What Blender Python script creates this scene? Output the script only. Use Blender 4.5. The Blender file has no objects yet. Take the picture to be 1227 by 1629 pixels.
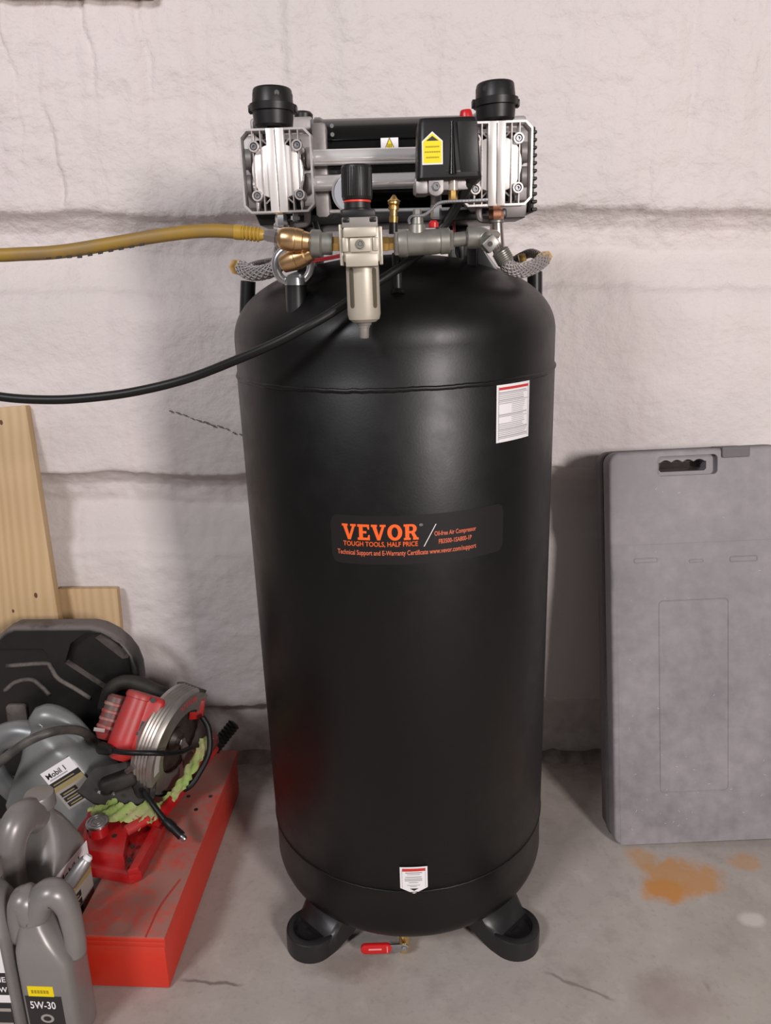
import bpy, bmesh, math, random
import numpy as np
from mathutils import Vector as V, Matrix, Euler

random.seed(7)
rng = np.random.default_rng(11)
scene = bpy.context.scene
C = scene.collection
PI = math.pi
R_ = math.radians

# ------------------------------------------------------------------ camera
W, H, FPX = 1227, 1629, 1200.0
CAM = V((-0.04, -1.216, 1.105)); PITCH = R_(17.2); ROLL = R_(0.6)
_fw = V((0, math.cos(PITCH), -math.sin(PITCH))); _up = V((0, math.sin(PITCH), math.cos(PITCH))); _rt = V((1, 0, 0))
CR = _rt*math.cos(ROLL) - _up*math.sin(ROLL)
CU = _up*math.cos(ROLL) + _rt*math.sin(ROLL)
cd = bpy.data.cameras.new('camera'); cam = bpy.data.objects.new('camera', cd); C.objects.link(cam)
cd.sensor_fit = 'VERTICAL'; cd.sensor_height = 36; cd.lens = 36*FPX/H; cd.clip_start = 0.02; cd.clip_end = 60
mw = Matrix((CR, CU, -_fw)).transposed().to_4x4(); mw.translation = CAM
cam.matrix_world = mw
scene.camera = cam

# ------------------------------------------------------------------ light and exposure
world = bpy.data.worlds.new('world'); scene.world = world; world.use_nodes = True
world.node_tree.nodes['Background'].inputs[0].default_value = (1.0, 0.95, 0.93, 1)
world.node_tree.nodes['Background'].inputs[1].default_value = 0.16
def area(name, loc, target, size, power, col):
    l = bpy.data.lights.new(name, 'AREA'); l.shape = 'RECTANGLE'; l.size = size[0]; l.size_y = size[1]
    l.energy = power; l.color = col
    o = bpy.data.objects.new(name, l); C.objects.link(o); o.location = loc
    o.rotation_euler = (V(target)-V(loc)).to_track_quat('-Z', 'Y').to_euler()
    return o
area('work_lamp_right', (1.75, -3.3, 1.75), (0.1, 0.2, 0.9), (0.5, 0.8), 112, (1.0, 0.93, 0.91))
area('ceiling_lamp_left', (-1.65, -2.5, 2.6), (0, 0.2, 0.8), (0.7, 0.45), 58, (0.97, 0.96, 1.0))
vs = scene.view_settings
vs.view_transform = 'Standard'; vs.look = 'None'; vs.exposure = -0.1; vs.gamma = 1.0; vs.use_curve_mapping = False

# ------------------------------------------------------------------ helpers: pixels to places
def ray(px, py):
    return (_fw + CR*((px-W/2)/FPX) - CU*((py-H/2)/FPX))
def at(px, py, Y):
    d = ray(px, py); return CAM + d*((Y-CAM.y)/d.y)
def atz(px, py, Z):
    d = ray(px, py); return CAM + d*((Z-CAM.z)/d.z)
def atp(px, py, o, n):
    d = ray(px, py); return CAM + d*((V(o)-CAM).dot(n)/d.dot(n))
def ps(px, py, Y):
    return (at(px+1, py, Y)-at(px, py, Y)).length

TILT = R_(1.3)
TR = V((math.cos(TILT), 0, math.sin(TILT))); TU = V((-math.sin(TILT), 0, math.cos(TILT))); TN = V((0, -1, 0))

# ------------------------------------------------------------------ helpers: meshes
ORG = {}
def catmull(pts, n):
    pts = [V(p) for p in pts]
    if len(pts) < 3: return [pts[0].lerp(pts[-1], i/n) for i in range(n+1)]
    P = [pts[0]*2-pts[1]] + pts + [pts[-1]*2-pts[-2]]
    out = []
    for i in range(1, len(P)-2):
        a, b, c, d = P[i-1], P[i], P[i+1], P[i+2]
        for k in range(n):
            t = k/n
            out.append(0.5*((2*b)+(c-a)*t+(2*a-5*b+4*c-d)*t*t+(3*b-a-3*c+d)*t**3))
    out.append(pts[-1]); return out

def frames(path, closed=False):
    n = len(path); T = []
    for i in range(n):
        if closed: t = path[(i+1) % n]-path[i-1]
        else: t = path[min(i+1, n-1)]-path[max(i-1, 0)]
        T.append(t.normalized())
    ref = V((0, 0, 1)) if abs(T[0].z) < 0.9 else V((0, 1, 0))
    a = T[0].cross(ref).normalized(); A = []
    for t in T:
        a = (a - t*a.dot(t)).normalized(); A.append((a, t.cross(a)))
    return T, A

class G:
    def __init__(s): s.v = []; s.f = []
    def add(s, vs_, fs):
        b = len(s.v); s.v += [V(p) for p in vs_]; s.f += [tuple(i+b for i in f) for f in fs]; return s
    def bm(s, bm, M=None):
        bm.verts.ensure_lookup_table(); bm.verts.index_update()
        s.add([(M @ v.co) if M else v.co.copy() for v in bm.verts], [[v.index for v in f.verts] for f in bm.faces]); bm.free(); return s
    def box(s, M, c, size, bev=0.0, seg=2):
        bm = bmesh.new(); bmesh.ops.create_cube(bm, size=1)
        for v in bm.verts: v.co = V((v.co.x*size[0]+c[0], v.co.y*size[1]+c[1], v.co.z*size[2]+c[2]))
        if bev: bmesh.ops.bevel(bm, geom=bm.edges[:], offset=min(bev, min(size)*0.49), segments=seg, affect='EDGES', profile=0.5)
        return s.bm(bm, M)
    def axial(s, p0, p1, prof, seg=28, a0=0, a1=2*PI):
        p0, p1 = V(p0), V(p1); ax = p1-p0; n = ax.normalized()
        ref = V((0, 0, 1)) if abs(n.z) < 0.9 else V((0, -1, 0))
        a = n.cross(ref).normalized(); b = n.cross(a)
        vs_ = []; fs = []
        for (t, r) in prof:
            for k in range(seg):
                an = 2*PI*k/seg
                vs_.append(p0+ax*t+(a*math.cos(an)+b*math.sin(an))*r)
        m = len(prof)
        for i in range(m-1):
            for k in range(seg):
                k2 = (k+1) % seg
                fs.append((i*seg+k, i*seg+k2, (i+1)*seg+k2, (i+1)*seg+k))
        if prof[0][1] > 1e-6: fs.append(tuple(reversed(range(seg))))
        if prof[-1][1] > 1e-6: fs.append(tuple((m-1)*seg+k for k in range(seg)))
        return s.add(vs_, fs)
    def cyl(s, p0, p1, r, seg=24, bev=0.0):
        L = (V(p1)-V(p0)).length; e = min(0.45, bev/L) if L else 0
        pr = [(0, r-bev), (e, r), (1-e, r), (1, r-bev)] if bev else [(0, r), (1, r)]
        return s.axial(p0, p1, pr, seg)
    def hexa(s, p0, p1, r): return s.axial(p0, p1, [(0, r*0.9), (0.12, r), (0.88, r), (1, r*0.9)], 6)
    def tube(s, pts, r, seg=10, n=8, closed=False, raw=False, flat=1.0):
        path = [V(p) for p in pts] if raw else catmull(pts, n)
        T, A = frames(path, closed); m = len(path); vs_ = []; fs = []
        for i, p in enumerate(path):
            if isinstance(r, (list, tuple)):
                x = i/(m-1)*(len(r)-1); j = min(int(x), len(r)-2); rr = r[j]+(r[j+1]-r[j])*(x-j)
            else: rr = r
            a, b = A[i]
            for k in range(seg):
                an = 2*PI*k/seg; vs_.append(p+a*(math.cos(an)*rr)+b*(math.sin(an)*rr*flat))
        for i in range(m if closed else m-1):
            j = (i+1) % m
            for k in range(seg):
                k2 = (k+1) % seg; fs.append((i*seg+k, i*seg+k2, j*seg+k2, j*seg+k))
        if not closed:
            fs.append(tuple(reversed(range(seg)))); fs.append(tuple((m-1)*seg+k for k in range(seg)))
        return s.add(vs_, fs)
    def prism(s, M, poly, w0, w1, bev=0.0, seg=2):
        # poly (u,v) counter clockwise seen from +w
        bm = bmesh.new(); n = len(poly)
        lo = [bm.verts.new((u, v, w0)) for u, v in poly]; hi = [bm.verts.new((u, v, w1)) for u, v in poly]
        bm.faces.new(list(reversed(lo))); bm.faces.new(hi)
        for i in range(n):
            j = (i+1) % n; bm.faces.new((lo[i], lo[j], hi[j], hi[i]))
        bmesh.ops.recalc_face_normals(bm, faces=bm.faces[:])
        if bev: bmesh.ops.bevel(bm, geom=[e for e in bm.edges if (e.verts[0].co.z-e.verts[1].co.z) == 0], offset=bev, segments=seg, affect='EDGES', profile=0.5)
        return s.bm(bm, M)
    def loft(s, secs, cap=True):
        n = len(secs[0]); vs_ = [p for sec in secs for p in sec]; fs = []
        for i in range(len(secs)-1):
            for k in range(n):
                k2 = (k+1) % n; fs.append((i*n+k, i*n+k2, (i+1)*n+k2, (i+1)*n+k))
        if cap:
            fs.append(tuple(reversed(range(n)))); fs.append(tuple((len(secs)-1)*n+k for k in range(n)))
        return s.add(vs_, fs)
    def build(s, name, m, parent=None, ang=35, label=None):
        o0 = ORG.get(parent.name, V((0, 0, 0))) if parent else V((0, 0, 0))
        me = bpy.data.meshes.new(name)
        me.from_pydata([tuple(p-o0) for p in s.v], [], s.f); me.validate()
        bm = bmesh.new(); bm.from_mesh(me); bmesh.ops.recalc_face_normals(bm, faces=bm.faces[:]); bm.to_mesh(me); bm.free()
        me.polygons.foreach_set('use_smooth', [True]*len(me.polygons))
        if ang < 180: me.set_sharp_from_angle(angle=R_(ang))
        me.materials.append(m)
        o = bpy.data.objects.new(name, me); C.objects.link(o)
        if parent: o.parent = parent; ORG[o.name] = o0
        if label: o['label'] = label
        return o

def thing(name, label, cat, loc, group=None):
    o = bpy.data.objects.new(name, None); C.objects.link(o); o.location = loc; ORG[o.name] = V(loc)
    o.empty_display_size = 0.05
    o['label'] = label; o['category'] = cat
    if group: o['group'] = group
    return o
def tag(o, label, cat, group=None):
    o['label'] = label; o['category'] = cat
    if group: o['group'] = group
    return o
def struct(o, label=None):
    o['kind'] = 'structure'
    if label: o['label'] = label
    return o
def fr(o, r, u, n=None):
    r = V(r).normalized(); u = V(u).normalized()
    n = r.cross(u) if n is None else V(n)
    M = Matrix((r, u, n)).transposed().to_4x4(); M.translation = V(o); return M
def FT(px, py, Y): return fr(at(px, py, Y), TR, TU, TN)
def pxbox(g, x0, y0, x1, y1, Y, depth, bev=0.0, seg=2):
    "box whose front face covers the pixel rectangle at plane Y and runs back by depth"
    xc, yc = (x0+x1)/2, (y0+y1)/2
    w = (at(x1, yc, Y)-at(x0, yc, Y)).length; h = (at(xc, y0, Y)-at(xc, y1, Y)).length
    return g.box(FT(xc, yc, Y), (0, 0, -depth/2), (w, h, depth), bev, seg)
def rrect(w, h, r, n=5, cx=0, cy=0):
    out = []
    for (sx, sy, a0) in ((1, 1, 0), (-1, 1, PI/2), (-1, -1, PI), (1, -1, 1.5*PI)):
        for k in range(n+1):
            a = a0+PI/2*k/n; out.append((cx+sx*(w/2-r)+r*math.cos(a), cy+sy*(h/2-r)+r*math.sin(a)))
    return out
def ringplate(g, M, outer, inner, w0, w1):
    n = len(outer); vs_ = []
    for (pl, w) in ((outer, w0), (outer, w1), (inner, w1), (inner, w0)):
        vs_ += [M @ V((u, v, w)) for u, v in pl]
    fs = []
    for q in range(4):
        q2 = (q+1) % 4
        for k in range(n):
            k2 = (k+1) % n; fs.append((q*n+k, q*n+k2, q2*n+k2, q2*n+k))
    return g.add(vs_, fs)
def boolean(o, cutters, op='DIFFERENCE'):
    for c in cutters:
        md = o.modifiers.new('cut', 'BOOLEAN'); md.operation = op; md.object = c; md.solver = 'EXACT'
    dg = bpy.context.evaluated_depsgraph_get(); dg.update()
    me = bpy.data.meshes.new_from_object(o.evaluated_get(dg))
    o.modifiers.clear(); o.data = me
    me.polygons.foreach_set('use_smooth', [True]*len(me.polygons)); me.set_sharp_from_angle(angle=R_(35))
    for c in cutters: bpy.data.objects.remove(c)

# ------------------------------------------------------------------ helpers: materials
def mat(name, col, rough=0.5, metal=0.0, col2=None, scale=20, bump=0.0, bscale=80, spec=0.5, coat=0.0, lo=0.4, hi=0.65, rvar=0.0, detail=6):
    m = bpy.data.materials.new(name); m.use_nodes = True; nt = m.node_tree; N = nt.nodes; L = nt.links
    b = N['Principled BSDF']
    b.inputs['Base Color'].default_value = (*col, 1); b.inputs['Roughness'].default_value = rough
    b.inputs['Metallic'].default_value = metal; b.inputs['Specular IOR Level'].default_value = spec
    b.inputs['Coat Weight'].default_value = coat
    tc = N.new('ShaderNodeTexCoord')
    if col2 or rvar:
        nz = N.new('ShaderNodeTexNoise'); nz.inputs['Scale'].default_value = scale; nz.inputs['Detail'].default_value = detail
        L.new(tc.outputs['Object'], nz.inputs['Vector'])
        mr = N.new('ShaderNodeMapRange'); mr.inputs[1].default_value = lo; mr.inputs[2].default_value = hi
        L.new(nz.outputs[0], mr.inputs[0])
        if col2:
            mx = N.new('ShaderNodeMix'); mx.data_type = 'RGBA'
            mx.inputs[6].default_value = (*col, 1); mx.inputs[7].default_value = (*col2, 1)
            L.new(mr.outputs[0], mx.inputs[0]); L.new(mx.outputs[2], b.inputs['Base Color'])
        if rvar:
            m2 = N.new('ShaderNodeMapRange'); m2.inputs[3].default_value = rough; m2.inputs[4].default_value = rough+rvar
            L.new(mr.outputs[0], m2.inputs[0]); L.new(m2.outputs[0], b.inputs['Roughness'])
    if bump:
        nb = N.new('ShaderNodeTexNoise'); nb.inputs['Scale'].default_value = bscale; nb.inputs['Detail'].default_value = 4
        L.new(tc.outputs['Object'], nb.inputs['Vector'])
        bp = N.new('ShaderNodeBump'); bp.inputs['Strength'].default_value = bump; bp.inputs['Distance'].default_value = 0.002
        L.new(nb.outputs[0], bp.inputs['Height']); L.new(bp.outputs[0], b.inputs['Normal'])
    return m
class NT:
    "tiny node-graph helper"
    def __init__(s, m): s.nt = m.node_tree; s.N = s.nt.nodes; s.L = s.nt.links
    def node(s, t, **k):
        n = s.N.new(t)
        for a, b in k.items(): setattr(n, a, b)
        return n
    def put(s, sock, x):
        if hasattr(x, 'is_output'): s.L.new(x, sock)
        else: sock.default_value = x
    def math(s, op, a, b=0.0, clamp=False):
        n = s.node('ShaderNodeMath', operation=op); n.use_clamp = clamp; s.put(n.inputs[0], a); s.put(n.inputs[1], b); return n.outputs[0]
    def noise(s, vec, scale, detail=5, rough=0.55):
        n = s.node('ShaderNodeTexNoise'); n.inputs['Scale'].default_value = scale; n.inputs['Detail'].default_value = detail
        n.inputs['Roughness'].default_value = rough; s.L.new(vec, n.inputs['Vector']); return n.outputs[0]
    def remap(s, x, a, b, c=0.0, d=1.0):
        n = s.node('ShaderNodeMapRange'); s.put(n.inputs[0], x)
        for i, q in enumerate((a, b, c, d)): n.inputs[i+1].default_value = q
        return n.outputs[0]
    def mix(s, f, a, b):
        n = s.node('ShaderNodeMix', data_type='RGBA'); s.put(n.inputs[0], f); s.put(n.inputs[6], a); s.put(n.inputs[7], b); return n.outputs[2]
    def mapping(s, vec, scale=(1, 1, 1), loc=(0, 0, 0), rot=(0, 0, 0)):
        n = s.node('ShaderNodeMapping'); s.L.new(vec, n.inputs[0]); n.inputs[1].default_value = loc; n.inputs[2].default_value = rot; n.inputs[3].default_value = scale
        return n.outputs[0]

M = {}
M['tank'] = mat('tank_paint', (0.0016, 0.0013, 0.0013), 0.40, bump=0.04, bscale=300, rvar=0.05, scale=30, spec=0.40)
M['black'] = mat('black_plastic', (0.009, 0.008, 0.008), 0.42, bump=0.03, bscale=200, spec=0.4)
M['black_metal'] = mat('black_metal', (0.012, 0.011, 0.012), 0.38)
M['rubber'] = mat('black_rubber', (0.006, 0.006, 0.006), 0.45, bump=0.05, bscale=120, spec=0.35)
M['gloss_black'] = mat('glossy_black_enamel', (0.004, 0.004, 0.004), 0.18)
M['alu'] = mat('cast_aluminium', (0.66, 0.62, 0.60), 0.36, 0.8, col2=(0.56, 0.52, 0.50), scale=60, bump=0.05, bscale=400)
M['alu_white'] = mat('machined_aluminium', (0.80, 0.76, 0.73), 0.34, 0.4)
M['alu_grey'] = mat('grey_casting', (0.35, 0.325, 0.315), 0.48, 0.4, col2=(0.28, 0.258, 0.25), scale=40, bump=0.05, bscale=300)
M['chrome'] = mat('chrome_tube', (0.95, 0.92, 0.91), 0.2, 0.6)
M['steel'] = mat('zinc_steel', (0.62, 0.63, 0.65), 0.28, 1.0, col2=(0.5, 0.5, 0.52), scale=60)
M['dull_steel'] = mat('dull_galvanised', (0.27, 0.265, 0.235), 0.42, 0.6, col2=(0.21, 0.205, 0.18), scale=50)
M['brass'] = mat('brass', (0.85, 0.58, 0.22), 0.33, 1.0, col2=(0.70, 0.45, 0.15), scale=60)
M['bronze'] = mat('bronze_coupler', (0.70, 0.46, 0.24), 0.33, 1.0, col2=(0.58, 0.36, 0.17), scale=50)
M['copper'] = mat('copper_nut', (0.42, 0.2, 0.12), 0.3, 1.0)
M['champagne'] = mat('champagne_zinc', (0.47, 0.425, 0.345), 0.42, 0.3)
M['champ_dark'] = mat('champagne_dark', (0.24, 0.22, 0.20), 0.5, 0.25)
M['slot'] = mat('bowl_window', (0.10, 0.085, 0.06), 0.25)
M['white'] = mat('white_print', (0.80, 0.77, 0.78), 0.5)
M['ink'] = mat('grey_ink', (0.35, 0.34, 0.35), 0.6)
M['dark_ink'] = mat('black_ink', (0.02, 0.018, 0.018), 0.5)
M['red_ink'] = mat('red_ink', (0.55, 0.035, 0.03), 0.5)
M['orange'] = mat('orange_print', (0.85, 0.12, 0.015), 0.5)
M['orange_dim'] = mat('orange_small_print', (0.62, 0.13, 0.06), 0.5)
M['film'] = mat('label_film', (0.0095, 0.0073, 0.008), 0.44, spec=0.4)
M['yellow'] = mat('yellow_print', (0.85, 0.66, 0.0), 0.5)
M['red'] = mat('red_plastic', (0.52, 0.012, 0.014), 0.35)
M['red_dusty'] = mat('dusty_red_plastic', (0.45, 0.018, 0.018), 0.42, col2=(0.36, 0.05, 0.045), scale=25)
M['red_paint'] = mat('red_jack_paint', (0.40, 0.010, 0.012), 0.30, col2=(0.30, 0.04, 0.035), scale=22, lo=0.5, hi=0.7)
M['hose_yellow'] = mat('yellow_rubber', (0.27, 0.16, 0.022), 0.55, col2=(0.19, 0.125, 0.05), scale=18, bump=0.05)
M['hose_rib'] = mat('yellow_sleeve', (0.36, 0.22, 0.028), 0.4)
M['braid'] = mat('steel_braid', (0.42, 0.39, 0.385), 0.5, 0.6)
M['guard'] = mat('saw_guard_alloy', (0.40, 0.37, 0.34), 0.42, 0.75, col2=(0.30, 0.27, 0.25), scale=20)
M['grime'] = mat('grimy_black', (0.012, 0.010, 0.009), 0.6, col2=(0.032, 0.028, 0.023), scale=25, bump=0.2, bscale=60, spec=0.3)
M['brown_steel'] = mat('dirty_brown_steel', (0.09, 0.075, 0.06), 0.45, 0.5, col2=(0.05, 0.035, 0.03), scale=30)
M['green'] = mat('green_cloth', (0.26, 0.36, 0.09), 0.8, col2=(0.36, 0.34, 0.16), scale=30, bump=0.3, bscale=90)
M['jug'] = mat('silver_jug_plastic', (0.25, 0.232, 0.222), 0.34, 0.25, col2=(0.205, 0.19, 0.18), scale=8)
M['jug_back'] = mat('blue_grey_jug_plastic', (0.24, 0.245, 0.245), 0.34, 0.25, col2=(0.20, 0.205, 0.20), scale=8)
M['label_gold'] = mat('gold_print', (0.30, 0.24, 0.10), 0.4)
M['label_grey'] = mat('grey_print', (0.33, 0.30, 0.27), 0.4)
M['wire_red'] = mat('red_wire', (0.35, 0.015, 0.02), 0.4)
M['gauge_white'] = mat('gauge_glass', (0.78, 0.79, 0.84), 0.2)

def wood(name, a, b):
    m = bpy.data.materials.new(name); m.use_nodes = True; t = NT(m); p = t.N['Principled BSDF']
    tc = t.node('ShaderNodeTexCoord').outputs['Object']
    v = t.mapping(tc, (14, 14, 1.1))
    n = t.noise(v, 2.2, 4); w = t.node('ShaderNodeTexWave', wave_type='BANDS', bands_direction='X')
    t.L.new(v, w.inputs[0]); w.inputs['Scale'].default_value = 1.2; w.inputs['Distortion'].default_value = 5.5; w.inputs['Detail'].default_value = 2; w.inputs['Detail Scale'].default_value = 0.8
    f = t.math('MULTIPLY', t.math('ADD', w.outputs[1], n), 0.5)
    c = t.mix(t.remap(f, 0.25, 0.8), (*a, 1), (*b, 1))
    t.L.new(c, p.inputs['Base Color']); p.inputs['Roughness'].default_value = 0.55
    return m
M['pine'] = wood('pine_board', (0.56, 0.385, 0.215), (0.49, 0.325, 0.165))
M['knot'] = mat('pine_knot', (0.12, 0.05, 0.02), 0.6)
M['beam'] = mat('beam_wood', (0.34, 0.22, 0.13), 0.6)

def dusty(name, base, dust, axis_up=True, s1=6, amt=(0.35, 0.62), rough=0.45, n0=0.05):
    "painted or moulded surface with dust lying in patches"
    m = bpy.data.materials.new(name); m.use_nodes = True; t = NT(m); p = t.N['Principled BSDF']
    tc = t.node('ShaderNodeTexCoord').outputs['Object']
    n = t.math('ADD', t.math('MULTIPLY', t.noise(tc, s1, 6, 0.6), 0.75), t.math('MULTIPLY', t.noise(tc, s1*8, 4), 0.25))
    f = t.remap(n, *amt)
    if axis_up:
        g = t.node('ShaderNodeNewGeometry'); sp = t.node('ShaderNodeSeparateXYZ'); t.L.new(g.outputs['Normal'], sp.inputs[0])
        f = t.math('MULTIPLY', f, t.remap(sp.outputs[2], n0, 0.7, 0.04, 1.0))
    c = t.mix(f, (*base, 1), (*dust, 1))
    t.L.new(c, p.inputs['Base Color']); t.L.new(t.remap(f, 0, 1, rough, 0.8), p.inputs['Roughness'])
    return m
M['red_box'] = dusty('dusty_red_box_paint', (0.60, 0.028, 0.010), (0.29, 0.125, 0.10), True, 9, (0.30, 0.55), 0.42)
M['grey_case'] = dusty('scuffed_grey_case_plastic', (0.18, 0.167, 0.178), (0.31, 0.283, 0.293), False, 5, (0.36, 0.66), 0.5)
M['case_rim'] = dusty('case_rim_plastic', (0.085, 0.075, 0.08), (0.15, 0.135, 0.14), False, 14, (0.36, 0.66), 0.5)
M['black_case'] = dusty('dusty_black_case_plastic', (0.006, 0.0055, 0.0055), (0.15, 0.125, 0.115), True, 7, (0.28, 0.52), 0.36, 0.24)
M['case_dust'] = dusty('dusty_case_ridge', (0.05, 0.043, 0.038), (0.14, 0.12, 0.105), False, 20, (0.35, 0.6), 0.5)
M['dark_recess'] = mat('handle_recess_plastic', (0.035, 0.031, 0.034), 0.6)

# ------------------------------------------------------------------ setting: wall
WALL_Y = 0.34
def vnoise(nx, ny, cells_x, cells_y):
    "smooth value noise in [-1,1] on an nx by ny grid"
    g = rng.uniform(-1, 1, (int(cells_y)+4, int(cells_x)+4))
    xs = np.linspace(0, cells_x, nx); ys = np.linspace(0, cells_y, ny)
    def w(t):
        i = t.astype(int); f = t-i; f = f*f*f*(f*(f*6-15)+10); return i, f
    ix, fx = w(xs); iy, fy = w(ys); fx = fx[None, :]; fy = fy[:, None]
    a = g[np.ix_(iy, ix)]; b = g[np.ix_(iy, ix+1)]; c = g[np.ix_(iy+1, ix)]; d = g[np.ix_(iy+1, ix+1)]
    return (a*(1-fx)+b*fx)*(1-fy)+(c*(1-fx)+d*fx)*fy
def make_wall():
    x0, x1, z0, z1 = -1.9, 1.9, -0.02, 2.3
    st = 0.0052
    nx = int((x1-x0)/st)+1; nz = int((z1-z0)/st)+1
    X = np.linspace(x0, x1, nx); Z = np.linspace(z0, z1, nz)
    # horizontal ribs of the sheeting under the sprayed foam: ledges at z = 1.229, 0.713, 0.155
    prof = [(-0.1, .350), (0.0, .348), (0.02, .352), (0.05, .372), (0.10, .372), (0.13, .372), (0.146, .362), (0.155, .340), (0.17, .338),
            (0.50, .340), (0.535, .344), (0.552, .352), (0.562, .364), (0.60, .376), (0.635, .396), (0.678, .388), (0.706, .362), (0.713, .340), (0.73, .338),
            (1.03, .338), (1.062, .343), (1.078, .352), (1.086, .364), (1.12, .376), (1.155, .398), (1.194, .390), (1.222, .362), (1.229, .340), (1.245, .337),
            (1.55, .338), (1.59, .345), (1.61, .366), (1.70, .38), (1.738, .364), (1.745, .34), (2.4, .338)]
    wob = vnoise(nx, 1, 12, 1)[0]*0.006 + vnoise(nx, 1, 60, 1)[0]*0.004 + vnoise(nx, 1, 200, 1)[0]*0.002
    zz = Z[:, None]+wob[None, :]
    Y = np.interp(zz.ravel(), [p[0] for p in prof], [p[1] for p in prof]).reshape(nz, nx)
    lx, lz = x1-x0, z1-z0
    rough_up = np.clip((Z-0.9)/0.5, 0.25, 1)[:, None]
    # rougher just under each ledge
    und = sum(np.exp(-((Z-c)/0.035)**2) for c in (1.19, 0.68, 0.13))[:, None]
    Y += vnoise(nx, nz, lx/0.30, lz/0.25)*0.005
    Y += vnoise(nx, nz, lx/0.055, lz/0.05)*0.0022*(0.6+rough_up)
    Y += vnoise(nx, nz, lx/0.022, lz/0.018)*0.0017*(0.35+0.65*rough_up+0.7*und)
    Y += vnoise(nx, nz, lx/0.011, lz/0.010)*0.0010*(0.35+0.65*rough_up+0.9*und)
    # vertical runs in the foam above the top ledge
    runs = vnoise(nx, nz, lx/0.045, lz/0.9)*0.0042 + vnoise(nx, nz, lx/0.02, lz/0.5)*0.0018
    Y += runs*np.clip((Z-1.24)/0.03, 0, 1)[:, None]
    XX, ZZ = np.meshgrid(X, Z)
    # long vertical creases where two runs of foam meet
    for (px, lean) in ((72, .02), (150, .01), (238, .015), (25, .02), (330, .0), (480, .0), (620, .0), (700, .0), (935, .0), (1040, .0), (1100, .0), (1180, -.01)):
        cx = at(px, 150, WALL_Y).x
        line = cx + lean*(1.35-Z)*2 + 0.006*np.sin(Z*23+px) + 0.003*np.sin(Z*61+px*2)
        dx = XX-line[:, None]; amp = 0.0045*(0.5+0.5*np.sin(Z*9+px))[:, None]+0.001
        if px > 300: amp = amp*0.5
        Y += amp*np.exp(-(dx/0.004)**2)*np.clip((Z-1.235)/0.02, 0, 1)[:, None] - amp*0.8*np.exp(-((dx-0.012)/0.008)**2)*np.clip((Z-1.235)/0.02, 0, 1)[:, None]
    co = np.stack([XX, Y, ZZ], -1).reshape(-1, 3).astype(np.float32)
    # one long vertical crease, as in the photograph, at the left of the pump
    me = bpy.data.meshes.new('wall_back'); nv = nx*nz; nf = (nx-1)*(nz-1)
    i = (np.arange(nz-1)[:, None]*nx+np.arange(nx-1)[None, :]).ravel()
    faces = np.stack([i, i+1, i+nx+1, i+nx], -1).astype(np.int32)
    me.vertices.add(nv); me.vertices.foreach_set('co', co.ravel())
    me.loops.add(nf*4); me.loops.foreach_set('vertex_index', faces.ravel())
    me.polygons.add(nf); me.polygons.foreach_set('loop_start', np.arange(nf, dtype=np.int32)*4); me.polygons.foreach_set('loop_total', np.full(nf, 4, dtype=np.int32))
    me.polygons.foreach_set('use_smooth', np.ones(nf, dtype=bool))
    me.update(calc_edges=True)
    o = bpy.data.objects.new('wall_back', me); C.objects.link(o)
    m = bpy.data.materials.new('white_sprayed_foam'); m.use_nodes = True; t = NT(m); p = t.N['Principled BSDF']
    tc = t.node('ShaderNodeTexCoord').outputs['Object']
    n1 = t.noise(tc, 2.6, 5); n2 = t.noise(t.mapping(tc, (30, 30, 2.0)), 1.0, 4); n3 = t.noise(tc, 130, 3)
    c = t.mix(t.remap(n1, 0.35, 0.7), (0.69, 0.625, 0.61, 1), (0.64, 0.59, 0.565, 1))
    c = t.mix(t.math('MULTIPLY', t.remap(n2, 0.55, 0.75), 0.25), c, (0.60, 0.49, 0.50, 1))
    c = t.mix(t.math('MULTIPLY', t.remap(n3, 0.60, 0.72), 0.10), c, (0.48, 0.42, 0.40, 1))
    # dirt near the floor
    sp = t.node('ShaderNodeSeparateXYZ'); t.L.new(tc, sp.inputs[0])
    low = t.math('MULTIPLY', t.remap(sp.outputs[2], 0.0, 0.22, 1, 0), t.remap(t.noise(tc, 30, 5), 0.35, 0.65), True)
    c = t.mix(t.math('MULTIPLY', low, 0.6), c, (0.36, 0.32, 0.29, 1))
    t.L.new(c, p.inputs['Base Color']); p.inputs['Roughness'].default_value = 0.75; p.inputs['Specular IOR Level'].default_value = 0.25
    bp = t.node('ShaderNodeBump'); bp.inputs['Strength'].default_value = 0.75; bp.inputs['Distance'].default_value = 0.0045
    zr = t.remap(sp.outputs[2], 0.55, 1.25, 0.45, 1.0)
    hgt = t.math('MULTIPLY', t.math('ADD', t.noise(t.mapping(tc, (1, 1, 1.25)), 75, 3, 0.5), t.math('MULTIPLY', t.noise(tc, 210, 2), 0.25)), zr)
    t.L.new(hgt, bp.inputs['Height']); t.L.new(bp.outputs[0], p.inputs['Normal'])
    me.materials.append(m)
    struct(o, 'white sprayed-foam wall with horizontal ribs behind the compressor'); o.data.materials
    return o
wall = make_wall()

# scratch marks on the foam, left of the tank
g = G()
for k in range(11):
    t = k/10; p = at(272+112*t, 655+36*t+random.uniform(-2, 2), WALL_Y-0.004)
    g.box(fr(p, (1, 0, -0.33), (0.33, 0, 1)), (0, 0, 0), (random.uniform(.006, .014), random.uniform(.0012, .0026), .004), 0.0005, 1)
g.build('scuff_mark', mat('dark_scuff', (0.16, 0.14, 0.13), 0.8), wall)

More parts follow.
